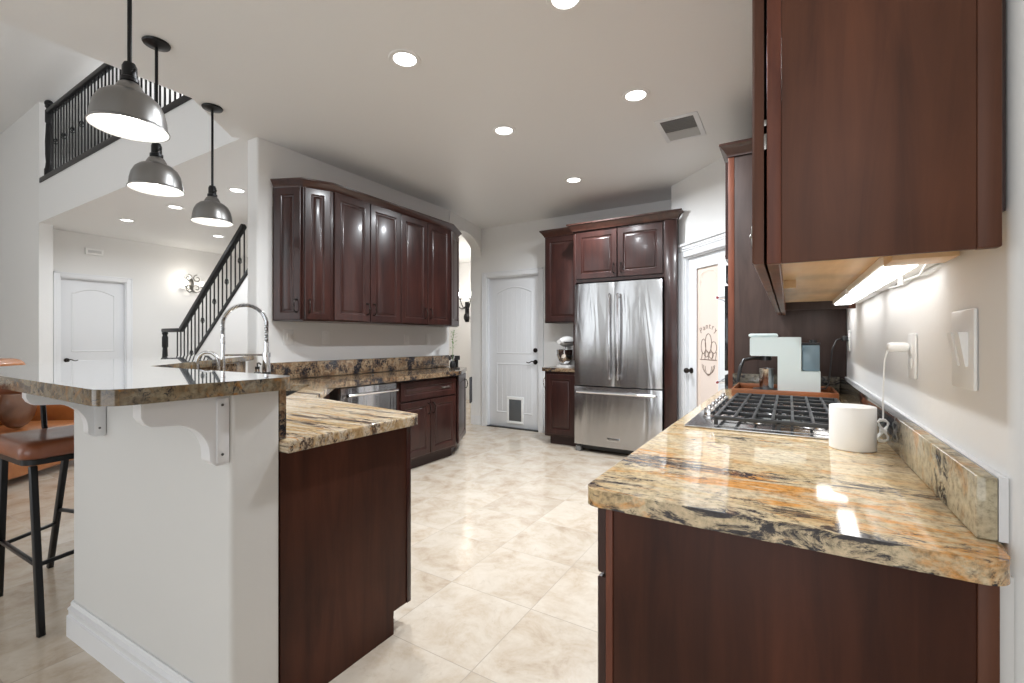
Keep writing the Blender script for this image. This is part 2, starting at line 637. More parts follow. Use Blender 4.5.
def thing(name, label, cat, loc=(0, 0, 0), rz=0, group=None):
    o = bpy.data.objects.new(name, None)
    COL.objects.link(o)
    o.empty_display_size = .05
    o.location = loc
    o.rotation_euler = (0, 0, rz)
    o['label'] = label
    o['category'] = cat
    if group:
        o['group'] = group
    WM[o.name] = Matrix.Translation(loc) @ Matrix.Rotation(rz, 4, 'Z')
    return o


def put(name, mb, mat, parent=None, world=False, label=None, smooth=None):
    """one mesh object; world=True: the shape was drawn in world coordinates"""
    bm = mb.bm
    bmesh.ops.recalc_face_normals(bm, faces=bm.faces[:])
    if world and parent is not None:
        bmesh.ops.transform(bm, matrix=wmat(parent).inverted(), verts=bm.verts[:])
    me = bpy.data.meshes.new(name)
    bm.to_mesh(me)
    bm.free()
    me.materials.append(mat)
    for p in me.polygons:
        p.use_smooth = True
    try:
        me.set_sharp_from_angle(angle=math.radians(32 if smooth is None else smooth))
    except Exception:
        pass
    o = bpy.data.objects.new(name, me)
    COL.objects.link(o)
    if parent is not None:
        o.parent = parent
        WM[o.name] = wmat(parent)
    if label:
        o['label'] = label
    return o


def tag(o, label, cat, group=None):
    o['label'] = label
    o['category'] = cat
    if group:
        o['group'] = group
    return o


def struct(name, mb, mat, parent=None, label=None):
    o = put(name, mb, mat, parent)
    if parent is None:
        o['kind'] = 'structure'
    if label:
        o['label'] = label
    return o


def dup(root, loc=None, rz=None, label=None):
    r = root.copy()
    COL.objects.link(r)
    if loc is not None:
        r.location = loc
    if rz is not None:
        r.rotation_euler = (0, 0, rz)
    if label:
        r['label'] = label
    for ch in list(root.children):
        c = ch.copy()
        COL.objects.link(c)
        c.parent = r
        for g in ch.children:
            d = g.copy()
            COL.objects.link(d)
            d.parent = c
    return r


def boolean(o, cutters):
    for c in cutters:
        md = o.modifiers.new('cut', 'BOOLEAN')
        md.operation = 'DIFFERENCE'
        md.solver = 'EXACT'
        md.object = c
    dg = bpy.context.evaluated_depsgraph_get()
    dg.update()
    me = bpy.data.meshes.new_from_object(o.evaluated_get(dg))
    o.modifiers.clear()
    o.data = me
    for p in me.polygons:
        p.use_smooth = True
    try:
        me.set_sharp_from_angle(angle=math.radians(32))
    except Exception:
        pass
    for c in cutters:
        bpy.data.objects.remove(c, do_unlink=True)


def frame(o, n):
    """matrix: local x along the front, local y out of the wall (normal n), z up; origin o"""
    n = Vector((n[0], n[1], 0)).normalized()
    x = Vector((-n.y, n.x, 0))
    return Matrix(((x.x, n.x, 0, o[0]), (x.y, n.y, 0, o[1]), (0, 0, 1, o[2]), (0, 0, 0, 1)))


def panel_rings(mb, w_, h, t, M, rings):
    """panel built of nested rectangles: (inset, depth)"""
    bm = mb.bm
    R = []
    for ins, d in rings:
        R.append([bm.verts.new(M @ Vector(p)) for p in
                  ((ins, d, ins), (w_ - ins, d, ins), (w_ - ins, d, h - ins), (ins, d, h - ins))])
    bm.faces.new(R[0])
    for A, B in zip(R, R[1:]):
        for i in range(4):
            j = (i + 1) % 4
            bm.faces.new((A[i], A[j], B[j], B[i]))
    bm.faces.new(R[-1])
    return mb


def door_leaf(w_, h, M, t=.02, rail=.055):
    """raised-panel cabinet door"""
    mb = MB()
    r = min(rail, w_ * .24, h * .28)
    rings = [(0, 0), (0, t - .004), (.004, t), (r, t), (r + .004, t - .003), (r + .010, t - .009), (r + .018, t - .010),
             (r + .030, t - .003), (r + .036, t - .002)]
    return panel_rings(mb, w_, h, t, M, rings)


def pull(M, L=.10, depth=.034, vertical=True, r=.0045):
    """arched cabinet pull centred on M's origin"""
    mb = MB()
    pts = []
    for i in range(13):
        a = PI * i / 12
        s_ = -L / 2 * math.cos(a)
        d = depth * (math.sin(a) ** .6) if 0 < i < 12 else 0
        p = Vector((0, d, s_)) if vertical else Vector((s_, d, 0))
        pts.append(M @ p)
    mb.tube(pts, r, 8)
    for e in (-L / 2, L / 2):
        p0 = Vector((0, 0, e)) if vertical else Vector((e, 0, 0))
        mb.cyl(M @ p0, M @ (p0 + Vector((0, .005, 0))), .009, n=10)
    mid = M @ Vector((0, depth, 0))
    mb.ball(mid, .0075, n=8)
    return mb


def leaf_with_pull(parent, w_, h, M, hx, hz, mat, kind='door', vertical=True, hm=None):
    d = put(kind, door_leaf(w_, h, M), mat, parent, world=True)
    if hx is not None:
        H = M @ Matrix.Translation((hx, .02, hz))
        put('handle', pull(H, vertical=vertical), hm or BRONZE, d, world=True)
    return d


def crown(pts, z, mb, h=.08, out=.055):
    """crown moulding: sweeps a stepped profile along a polyline (outward = right side of travel)"""
    prof = [(0, 0), (.008, 0), (.012, h * .19), (.4 * out, h * .35), (.62 * out, h * .56), (.84 * out, h * .75), (out, h * .82), (out, h), (0, h)]
    P = [Vector((p[0], p[1])) for p in pts]
    N = len(P)
    bm = mb.bm
    rings = []
    for i, p in enumerate(P):
        def nrm(a, b):
            d = (b - a).normalized()
            return Vector((d.y, -d.x))
        if i == 0:
            n = nrm(P[0], P[1])
            k = 1
        elif i == N - 1:
            n = nrm(P[-2], P[-1])
            k = 1
        else:
            a, b = nrm(P[i - 1], p), nrm(p, P[i + 1])
            n = (a + b).normalized()
            k = 1 / max(.3, n.dot(a))
        rings.append([bm.verts.new((p.x + n.x * o_ * k, p.y + n.y * o_ * k, z + zz)) for o_, zz in prof])
    m = len(prof)
    for A, B in zip(rings, rings[1:]):
        for i in range(m):
            j = (i + 1) % m
            bm.faces.new((A[i], A[j], B[j], B[i]))
    bm.faces.new(rings[0])
    bm.faces.new(list(reversed(rings[-1])))
    return mb


def round_poly(pts, radii, n=12):
    out = []
    N = len(pts)
    for i in range(N):
        p = Vector(pts[i])
        r = radii[i] if isinstance(radii, (list, tuple)) else radii
        if r <= 0:
            out.append(tuple(p))
            continue
        a = (Vector(pts[i - 1]) - p).normalized()
        b = (Vector(pts[(i + 1) % N]) - p).normalized()
        ang = math.acos(max(-1, min(1, a.dot(b))))
        d = r / math.tan(ang / 2)
        c = p + (a + b).normalized() * (r / math.sin(ang / 2))
        s0 = p + a * d - c
        s1 = p + b * d - c
        a0 = math.atan2(s0.y, s0.x)
        a1 = math.atan2(s1.y, s1.x)
        da = (a1 - a0 + PI) % (2 * PI) - PI
        for k in range(n + 1):
            t = a0 + da * k / n
            out.append((c.x + r * math.cos(t), c.y + r * math.sin(t)))
    return out


def wall_face(p0, p1, z0, z1, th, mb=None, bev=0):
    """wall slab: visible face from p0 to p1, thickness to the left of travel"""
    mb = mb or MB()
    a, b = Vector(p0), Vector(p1)
    d = (b - a).normalized()
    n = Vector((-d.y, d.x)) * th
    mb.prism([tuple(a), tuple(b), tuple(b + n), tuple(a + n)], z0, z1)
    return mb


exec_order = []
# ============================================================ THE SETTING
CZ = 2.84
struct('floor', MB().box(-11, -4.2, -.1, 2.6, 9, 0), FLOOR)

# kitchen ceiling (thick slab whose living-room edge runs along x = -3.4 and then turns)
kc = MB().prism([(-3.40, -4.2), (2.6, -4.2), (2.6, 9), (-3.75, 9), (-3.75, 2.0), (-3.78, 1.95), (-3.40, 1.5)], CZ, CZ + .55)
kceil = struct('ceiling', kc, CEIL)
# slab of the upper landing over the hall
struct('ceiling_hall', MB().prism([(-8.799, 2.0), (-3.752, 2.0), (-3.752, 9), (-9.22, 9), (-9.22, 2.141), (-8.799, 2.141)], CZ, CZ + .55), CEIL)
struct('ceiling_upper', MB().box(-11, -4.2, 4.5, -3.0, 6.2, 4.6), CEIL)
struct('wall_upper', MB().box(-3.4, -4.2, CZ + .552, -3.25, 6.2, 4.499), WALL)
struct('wall_upper_back', MB().box(-11, 5.0, CZ + .552, -3.41, 5.15, 4.499), WALL)
struct('wall_upper_left', MB().box(-11.2, -4.2, -.0, -11.001, 9, 4.6), WALL)

# left kitchen wall with the arched opening at its far end
lw = MB().prism(round_poly([(-3.60, 2.05), (-3.60, 4.45), (-3.75, 4.45), (-3.75, 2.05)], [.02, .02, .02, .02]), 0, CZ - .001)
struct('wall_left', lw, WALL)
arch = MB()
ap = [(4.45, 2.42)]
for i in range(13):
    a = PI - PI * i / 12
    ap.append((4.935 + .485 * math.cos(a), 2.42 + .26 * math.sin(a)))
poly = [(4.45, CZ - .001)] + [(y, z) for y, z in ap[1:]] + [(5.42, CZ - .001)]
bmv = arch.bm
for xx in (0,):
    xo = lambda y: -.20 * (y - 4.45) / .97
    A = [bmv.verts.new((-3.60 + xo(y), y, z)) for y, z in poly]
    B = [bmv.verts.new((-3.75 + xo(y), y, z)) for y, z in poly]
    # split the face into quads under the ceiling line
    def strip(V, x):
        top = [bmv.verts.new((x + xo(y), y, CZ - .001)) for y, z in poly[1:-1]]
        arc = V[1:-1]
        for i in range(len(arc) - 1):
            bmv.faces.new((arc[i], arc[i + 1], top[i + 1], top[i]))
        return arc, top
    bmv.verts.remove(A[0]); bmv.verts.remove(A[-1]); bmv.verts.remove(B[0]); bmv.verts.remove(B[-1])
    A = [None] + A[1:-1] + [None]
    B = [None] + B[1:-1] + [None]
    a1, t1 = strip(A, -3.60)
    b1, t2 = strip(B, -3.75)
    for i in range(len(a1) - 1):
        bmv.faces.new((a1[i], b1[i], b1[i + 1], a1[i + 1]))
        bmv.faces.new((t1[i], t1[i + 1], t2[i + 1], t2[i]))
    bmv.faces.new((a1[0], t1[0], t2[0], b1[0]))
    bmv.faces.new((a1[-1], b1[-1], t2[-1], t1[-1]))
struct('wall_arch', arch, WALL)

# back wall with the pet door opening
bw = MB()
BY = 5.42
DX0, DX1, DZ = -3.70, -2.86, 2.12
bw.box(-3.99, BY, 0, DX0, BY + .14, CZ - .001)
bw.box(DX1, BY, 0, -1.0, BY + .14, CZ - .001)
bw.box(DX0, BY, DZ, DX1, BY + .14, CZ - .001)
struct('wall_back', bw, WALL)
struct('wall_garage', MB().box(DX0 - .1, BY + .141, 0, DX1 + .1, BY + .2, DZ + .1), WALL)
# hallway behind the arch
struct('wall_hall_back', MB().box(-9.25, 7.6, 0, -3.9, 7.75, CZ - .001), WALL)
struct('wall_hall_right', MB().box(-3.99, BY + .141, 0, -3.85, 7.599, CZ - .001), WALL)

# diagonal pantry wall x + y = 3.9
s2 = math.sqrt(.5)
PW0 = Vector((-1.05, 4.95))
PD = Vector((s2, -s2))
PN = Vector((-s2, -s2))


def pd(t, off=0):
    q = PW0 + PD * t + PN * off
    return (q.x, q.y)


def pdbox(mb, t0, t1, z0, z1, o0, o1, bev=0):
    M = Matrix(((PD.x, PN.x, 0, PW0.x), (PD.y, PN.y, 0, PW0.y), (0, 0, 1, 0), (0, 0, 0, 1)))
    return mb.box(t0, min(o0, o1), z0, t1, max(o0, o1), z1, bev, M)


PT0, PT1, PZ = .235, .955, 2.05      # door opening along the diagonal
pw = MB()
pdbox(pw, 0, PT0, 0, CZ - .001, -.12, 0)
pdbox(pw, PT1, 1.02, 0, CZ - .001, -.12, 0)
pdbox(pw, PT0, PT1, PZ, CZ - .001, -.12, 0)
struct('wall_pantry', pw, WALL)
struct('wall_pantry_side', MB().box(-1.049, 4.97, 0, -1.0, BY - .001, CZ - .001), WALL)
struct('wall_pantry_inside', pdbox(MB(), -.0, 1.3, 0, CZ - .002, -.75, -.70), WALL)

# right wall
rw = MB().prism(round_poly([(.30, 1.03), (.46, 1.03), (.46, 5.2), (.30, 5.2)], [.015, .015, 0, 0]), 0, CZ - .001)
struct('wall_right', rw, WALL)
struct('trim_4', MB().box(.2785, 1.012, 0, .2995, 1.06, .86), WALL)
struct('wall_right_return', MB().box(.461, 1.06, 0, 2.6, 1.2, CZ - .001), WALL)

# living-room side: wall beyond the landing, hall back wall
lv = MB().box(-11, 2.0, 0, -8.80, 2.14, 4.499)
struct('wall_living', lv, WALL)
HX = -9.1
hw = MB()
HD0, HD1, HDZ = 2.29, 3.07, 2.15
hw.box(HX - .12, 2.141, 0, HX, HD0, CZ - .001)
hw.box(HX - .12, HD1, 0, HX, 7.599, CZ - .001)
hw.box(HX - .12, HD0, HDZ, HX, HD1, CZ - .001)
struct('wall_hall_left', hw, WALL)

# rear walls with big glazed openings behind the camera
rear = MB()
for x0, x1 in ((-11, -8.4), (-4.2, -2.5), (1.3, 2.6)):
    rear.box(x0, -4.2, 0, x1, -4.05, 4.5 if x0 < -4 else CZ)
rear.box(-8.4, -4.2, 3.9, -4.2, -4.05, 4.5)
rear.box(-2.5, -4.2, 2.5, 1.3, -4.05, CZ)
struct('wall_rear', rear, WALL)
struct('wall_far_right', MB().box(2.6, -4.2, 0, 2.75, 1.2, CZ - .001), WALL)


# baseboards
def baseboard(name, p0, p1, h=.13, t=.016):
    """p0->p1 with the room on the right of travel"""
    a, b = Vector(p0), Vector(p1)
    d = (b - a).normalized()
    n = Vector((d.y, -d.x))
    L = (b - a).length
    M = Matrix(((n.x, d.x, 0, a.x), (n.y, d.y, 0, a.y), (0, 0, 1, 0), (0, 0, 0, 1)))
    pr = [(0, 0), (t, 0), (t, h * .68), (t * .8, h * .72), (t * .8, h * .82), (t * .5, h * .88), (t * .45, h * .97), (0, h)]
    mb = MB()
    mb.prof(pr, 0, L, M @ Matrix(((1, 0, 0, 0), (0, -1, 0, 0), (0, 0, 1, 0), (0, 0, 0, 1))) @ Matrix.Diagonal((1, -1, 1, 1)))
    struct(name, mb, TRIM)


baseboard('baseboard_back', (-3.80, BY - .001), (-3.985, BY - .001))
baseboard('baseboard_hall', (HX + .001, 3.2), (HX + .001, 7.5))


# ------------------------------------------------------------ panel doors
def arched_door(mbw, w_, h, M, plank=0):
    """two-panel interior door, arched upper panel; local x width, y outward, z up"""
    mbw.box(0, -.035, 0, w_, 0, h, .002, M)


def ring_panel(w_, x0, x1, z0, z1, rise, M, mb, planks=0):
    """sunken field with a sloping edge"""
    n = 14
    outer, inner, deep = [], [], []
    for k, (ins, lst) in enumerate(((0, outer), (.014, inner), (.024, deep))):
        a0, a1, b0, b1 = x0 + ins, x1 - ins, z0 + ins, z1 - ins
        lst += [(a0, b0), (a1, b0)]
        for i in range(n + 1):
            t = i / n
            lst.append((a1 + (a0 - a1) * t, b1 + rise * (math.sin(PI * t) if rise else 0)))
    bm = mb.bm
    R = []
    for lst, d in ((outer, .0006), (inner, .007), (deep, .0015)):
        R.append([bm.verts.new(M @ Vector((p[0], d, p[1]))) for p in lst])
    for A, B in zip(R, R[1:]):
        for i in range(len(A)):
            j = (i + 1) % len(A)
            bm.faces.new((A[i], A[j], B[j], B[i]))
    return mb


def room_door(name, w_, h, M, lever_x, parent_name, planks=0, pet=None, lever=True, bolt=False):
    mb = MB().box(0, -.035, 0.008, w_, 0, h, .002, M)
    st = .115
    ring_panel(w_, st, w_ - st, h * .49, h - .20, .075, M, mb)
    ring_panel(w_, st, w_ - st, .20, h * .43, 0, M, mb)
    if planks:
        for z0, z1 in ((h * .50, h - .18), (.22, h * .42)):
            for i in range(1, planks):
                xx = st + .02 + (w_ - 2 * st - .04) * i / planks
                mb.box(xx - .0025, 0, z0, xx + .0025, .0022, z1, 0, M)
    d = struct(name, mb, DOORW)
    if lever:
        hm = MB()
        sx = 1 if lever_x < w_ / 2 else -1
        c = Vector((lever_x, 0, .93))
        hm.cyl(M @ c, M @ (c + Vector((0, .012, 0))), .032, n=20)
        hm.cyl(M @ (c + Vector((0, .012, 0))), M @ (c + Vector((0, .05, 0))), .010, n=12)
        pts = []
        for i in range(9):
            t = i / 8
            pts.append(M @ (c + Vector((sx * .115 * t, .05, .012 * math.sin(t * 2 * PI) * (1 - .2 * t)))))
        hm.tube(pts, .0085, 8, .006)
        struct('lever_handle', hm, BRONZE, d)
    if bolt:
        bm_ = MB()
        c = Vector((lever_x, 0, 1.09))
        bm_.cyl(M @ c, M @ (c + Vector((0, .018, 0))), .030, n=20)
        bm_.box(lever_x - .006, .018, 1.075, lever_x + .006, .032, 1.105, .002, M)
        struct('deadbolt', bm_, BRONZE, d)
    return d


def casing(name, w_, h, M, cw=.085, ct=.02, crownhead=False, parent=None):
    mb = MB()
    for x0, x1, z0, z1 in ((-cw, 0, 0, h + cw), (w_, w_ + cw, 0, h + cw), (0, w_, h, h + cw)):
        mb.box(x0, 0, z0, x1, ct, z1, .003, M)
    mb.box(-cw, ct, 0, -cw + .018, ct + .006, h + cw, .002, M)
    mb.box(w_ + cw - .018, ct, 0, w_ + cw, ct + .006, h + cw, .002, M)
    mb.box(-cw, ct, h + cw - .018, w_ + cw, ct + .006, h + cw, .002, M)
    mb.box(.0005, -.115, 0, .012, .0, h - .001, 0, M)
    mb.box(w_ - .012, -.115, 0, w_ - .0005, .0, h - .001, 0, M)
    mb.box(.012, -.115, h - .012, w_ - .012, 0, h - .001, 0, M)
    if crownhead:
        mb.box(-cw - .01, 0, h + cw, w_ + cw + .01, ct + .012, h + cw + .03, .003, M)
        mb.box(-cw - .025, 0, h + cw + .03, w_ + cw + .025, ct + .028, h + cw + .055, .006, M)
    return struct(name, mb, TRIM, parent)


# back door with the pet flap: outward normal -y
wd = DX1 - DX0
Mb = frame((DX1 - .012, BY + .05, 0), (0, -1))
Mb = Matrix(((-1, 0, 0, DX1 - .012), (0, -1, 0, BY + .05), (0, 0, 1, 0), (0, 0, 0, 1)))
bd = room_door('door_1', wd - .024, DZ - .012, Mb, .065, 'door', planks=7, bolt=True)
pf = MB()
fx0, fx1, fz0, fz1 = .285, .485, .10, .40
# mirrored x: local x counts from the right jamb
for a, b, c, d_ in ((fx0 - .035, fx1 + .035, fz0 - .035, fz0), (fx0 - .035, fx1 + .035, fz1, fz1 + .04),
                    (fx0 - .035, fx0, fz0, fz1), (fx1, fx1 + .035, fz0, fz1)):
    pf.box(a, 0, c, b, .014, d_, .003, Mb)
struct('pet_door_frame', pf, WHITEP, bd)
struct('pet_door_flap', MB().box(fx0, 0, fz0, fx1, .0105, fz1, .002, Mb), FLAP, bd, 'dark grey translucent flap')
casing('trim_1', wd, DZ, Matrix(((1, 0, 0, DX0), (0, -1, 0, BY - .0005), (0, 0, 1, 0), (0, 0, 0, 1))), .075)
struct('threshold', MB().box(DX0, BY - .01, 0, DX1, BY + .05, .012), BLACK)

# hall door at the far left
Mh = Matrix(((0, 1, 0, HX - .05), (1, 0, 0, HD0 + .012), (0, 0, 1, 0), (0, 0, 0, 1)))
room_door('door_2', HD1 - HD0 - .024, HDZ - .012, Mh, .07, 'door')
casing('trim_2', HD1 - HD0, HDZ, Matrix(((0, 1, 0, HX + .0005), (1, 0, 0, HD0), (0, 0, 1, 0), (0, 0, 0, 1))), .075)

# pantry door with etched glass
Mp = Matrix(((PD.x, PN.x, 0, pd(PT0)[0]), (PD.y, PN.y, 0, pd(PT0)[1]), (0, 0, 1, 0), (0, 0, 0, 1)))
pww = PT1 - PT0
gx0, gx1, gz0, gz1 = .13, .465, .22, 1.93
M2 = Mp @ Matrix.Translation((0, -.03, 0))
pm = MB()
for x0, x1, z0, z1 in ((.0125, gx0, .01, PZ - .0125), (gx1, pww - .0125, .01, PZ - .0125), (gx0, gx1, .01, gz0), (gx0, gx1, gz1, PZ - .0125)):
    pm.box(x0, -.035, z0, x1, 0, z1, .003, M2)
for x0, x1, z0, z1 in ((gx0, gx0 + .012, gz0, gz1), (gx1 - .012, gx1, gz0, gz1), (gx0 + .012, gx1 - .012, gz0, gz0 + .012), (gx0 + .012, gx1 - .012, gz1 - .012, gz1)):
    pm.box(x0, -.005, z0, x1, .004, z1, .002, M2)
pdoor = struct('door_3', pm, DOORW)
pane = struct('glass_pane', MB().box(gx0, -.022, gz0, gx1, -.014, gz1, 0, M2), FROST, pdoor, 'frosted glass pane etched with the word Pantry')
kb = MB()
c = Vector((.065, 0, .93))
kb.cyl(M2 @ c, M2 @ (c + Vector((0, .008, 0))), .028, n=18)
kb.cyl(M2 @ c, M2 @ (c + Vector((0, .045, 0))), .010, n=12)
kb.ball(M2 @ (c + Vector((0, .058, 0))), .027, n=16)
struct('door_knob', kb, BRONZE, pdoor)
# etched border and picture
et = MB()
gm = (gx0 + gx1) / 2
yy = -.0135


def etch_line(mb, pts, r=.003):
    mb.tube([M2 @ Vector((p[0], yy, p[1])) for p in pts], r, 5)


bw_, bt = gx1 - gx0, gz1
etl = MB()
bpts = [(gx0 + .03, gz0 + .05), (gx0 + .03, gz1 - .16), (gx0 + .055, gz1 - .13), (gx0 + .05, gz1 - .09), (gx0 + .09, gz1 - .06), (gm, gz1 - .045),
        (gx1 - .09, gz1 - .06), (gx1 - .05, gz1 - .09), (gx1 - .055, gz1 - .13), (gx1 - .03, gz1 - .16), (gx1 - .03, gz0 + .05)]
etch_line(etl, bpts, .004)
etch_line(etl, [(p[0] + (.016 if p[0] < gm else -.016), p[1] - .016) for p in bpts], .002)
struct('etched_border', etl, ETCHL, pane)


def text_mesh(name, s_, size, M, mat, parent, depth=.0008, font_space=1.0, struct_=False):
    cu = bpy.data.curves.new(name, 'FONT')
    cu.body = s_
    cu.size = size
    cu.extrude = depth
    cu.align_x = 'CENTER'
    cu.align_y = 'CENTER'
    cu.space_character = font_space
    t = bpy.data.objects.new(name, cu)
    COL.objects.link(t)
    dg = bpy.context.evaluated_depsgraph_get()
    dg.update()
    me = bpy.data.meshes.new_from_object(t.evaluated_get(dg))
    bpy.data.objects.remove(t, do_unlink=True)
    bm = bmesh.new()
    bm.from_mesh(me)
    bmesh.ops.transform(bm, matrix=M, verts=bm.verts[:])
    return bm


def text_bm_merge(mb, s_, size, M, depth=.0008):
    b2 = text_mesh('t', s_, size, M, None, None, depth)
    me = bpy.data.meshes.new('tmp')
    b2.to_mesh(me)
    b2.free()
    mb.bm.from_mesh(me)
    bpy.data.meshes.remove(me)


# text lies in local XY -> x right, z up, facing +y(out)
TXT = Matrix(((1, 0, 0, 0), (0, 0, 1, 0), (0, 1, 0, 0), (0, 0, 0, 1)))
word = 'Pantry'
for i, ch in enumerate(word):
    t = (i - 2.5) / 2.5
    mt = M2 @ Matrix.Translation((gm + t * .105, yy, 1.36 - .04 * t * t)) @ Matrix.Rotation(t * .5, 4, 'Y') @ TXT
    text_bm_merge(et, ch, .075, mt)
struct('etched_word', et, ETCH, pane, 'dark etched word Pantry in an arch')
pic = MB()
for cx, cz, rx, rz in ((-.07, 1.17, .035, .07), (0, 1.20, .045, .09), (.075, 1.16, .04, .055), (-.03, 1.10, .03, .03), (.04, 1.09, .03, .03)):
    etch_line(pic, [(gm + cx + rx * math.cos(a * PI / 8), cz + rz * math.sin(a * PI / 8)) for a in range(17)], .0035)
for k in range(5):
    etch_line(pic, [(gm - .10 + .05 * k, 1.05), (gm - .085 + .05 * k, 1.12)], .003)
etch_line(pic, [(gm - .12, 1.045), (gm + .12, 1.045)], .004)
for q in (.0, .02, .045):
    etch_line(pic, [(gm + (.09 - q) * math.cos(PI + a * PI / 8), 1.0 - q * .3 + .09 * math.sin(PI + a * PI / 8)) for a in range(9)], .0035)
struct('etched_picture', pic, ETCH, pane, 'dark etched still life of jars and fruit')
casing('trim_3', pww, PZ, Mp @ Matrix.Translation((0, .0005, 0)), .075, crownhead=True)

# ============================================================ RIGHT COUNTER RUN
# --- foreground base cabinet
rb = thing('base_cabinet', 'cherry base cabinet with a plain end panel in the right foreground under the cream granite', 'cabinet', (-.04, 2.0, 0))
mb = MB().box(-.350, 1.0, .10, .276, 3.385, .867)
put('body', mb, CHERRY_B, rb, True)
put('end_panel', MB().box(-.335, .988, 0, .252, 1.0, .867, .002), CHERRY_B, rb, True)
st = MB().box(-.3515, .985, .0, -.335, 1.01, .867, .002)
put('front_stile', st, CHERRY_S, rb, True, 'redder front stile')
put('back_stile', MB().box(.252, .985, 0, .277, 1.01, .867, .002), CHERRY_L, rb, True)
put('toe_kick', MB().box(-.28, 1.0, 0, .28, 3.38, .10), KICK, rb, True)
ys = [.985, 1.42, 1.84, 2.30, 2.76, 3.38]
for a, b in zip(ys, ys[1:]):
    M = Matrix(((0, -1, 0, -.3525), (1, 0, 0, a + .004), (0, 0, 1, .705), (0, 0, 0, 1)))
    leaf_with_pull(rb, b - a - .008, .145, M, (b - a) / 2, .07, CHERRY, 'drawer', False, PEWTER)
    M = Matrix(((0, -1, 0, -.3525), (1, 0, 0, a + .004), (0, 0, 1, .115), (0, 0, 0, 1)))
    leaf_with_pull(rb, b - a - .008, .58, M, b - a - .05, .50, CHERRY, 'door', True, PEWTER)

rc = MB().prism(round_poly([(-.387, .94), (.277, .94), (.297, 1.03), (.297, 3.385), (-.387, 3.385)], [.035, .04, 0, 0, 0]), .868, .905, .014)
tag(put('countertop', rc, G_RIGHT), 'polished cream and gold granite countertop veined with black on the right', 'countertop')
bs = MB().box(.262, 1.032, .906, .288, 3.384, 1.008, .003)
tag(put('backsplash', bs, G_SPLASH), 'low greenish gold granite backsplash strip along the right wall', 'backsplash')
struct('trim_5', MB().box(.2885, 1.032, .906, .2995, 3.384, 1.0095), TRIM)
tag(put('backsplash', MB().box(-.32, 3.362, .906, .2615, 3.386, 1.008, .003), G_NERO),
    'short dark granite splash behind the pale coffee machine', 'backsplash')

# --- cooktop
CK = (-.335, 1.80, .205, 2.715)
ck = thing('gas_cooktop', 'stainless gas cooktop with black grates set in the right countertop', 'cooktop', (-.06, 2.26, .9055))
mb = MB().box(CK[0], CK[1], .9055, CK[2], CK[3], .913, .003)
put('steel_tray', mb, STEEL_D, ck, True)
mb = MB().box(CK[0] + .115, CK[1] + .03, .913, CK[2] - .02, CK[3] - .03, .917, .002)
put('burner_well', mb, STEEL_D, ck, True)
burn = [(-.115, 1.98, .040), (.085, 1.98, .048), (-.02, 2.26, .058), (-.115, 2.54, .048), (.085, 2.54, .040)]
for (bx, by, br) in burn:
    b = put('burner', MB().lathe([(0, .917), (br * 1.25, .917), (br * 1.2, .920), (br, .922), (br, .926), (0, .926)], 24,
                                 Matrix.Translation((bx, by, 0))), STEEL_D, ck, True)
    put('burner_cap', MB().lathe([(0, .926), (br * .82, .926), (br * .85, .931), (br * .75, .934), (0, .935)], 24,
                                 Matrix.Translation((bx, by, 0))), BLACK, b, True)
gx0_, gx1_ = CK[0] + .105, CK[2] - .012
for gi in range(3):
    y0 = CK[1] + .028 + gi * .287
    y1 = y0 + .283
    g = MB()
    zt = .944
    for xx in (gx0_, gx1_):
        g.bar((xx, y0, zt), (xx, y1, zt), .013, .014, bev=.002)
    for k, yy_ in enumerate((y0 + .006, (y0 + y1) / 2) + ((y1 - .006,) if gi == 2 else ())):
        g.bar((gx0_, yy_, zt), (gx1_, yy_, zt), .013, .014, bev=.002)
    for xx in [gx0_ + (gx1_ - gx0_) * q / 7 for q in range(1, 7)]:
        g.bar((xx, y0, zt + .001), (xx, y1, zt + .001), .010, .014, bev=.002)
    for xx in (gx0_, gx1_, gx0_ + .2):
        for yy_ in (y0 + .006, y1 - .006):
            g.bar((xx, yy_, .918), (xx, yy_, zt), .013, .013, up=(1, 0, 0))
    put('grate', g, IRON, ck, True)
for k in range(5):
    ky = 2.02 + k * .115
    kx = -.277
    kn = MB().lathe([(0, 0), (.027, 0), (.027, .008), (.022, .012), (.021, .036), (.018, .041), (0, .042)], 20, Matrix.Translation((kx, ky, .913)))
    kn.box(kx - .006, ky - .023, .945, kx + .006, ky + .023, .966, .003)
    put('knob', kn, CHROME, ck, True)

# --- white speaker and its cord
sp = MB().lathe([(0, 0), (.056, 0), (.058, .002), (.058, .125), (.0565, .1275), (.052, .128), (0, .128)], 64,
                Matrix.Translation((.163, 1.70, .9055)))
tag(put('smart_speaker', sp, WHITEP), 'round white canister speaker standing in front of the cooktop', 'speaker')

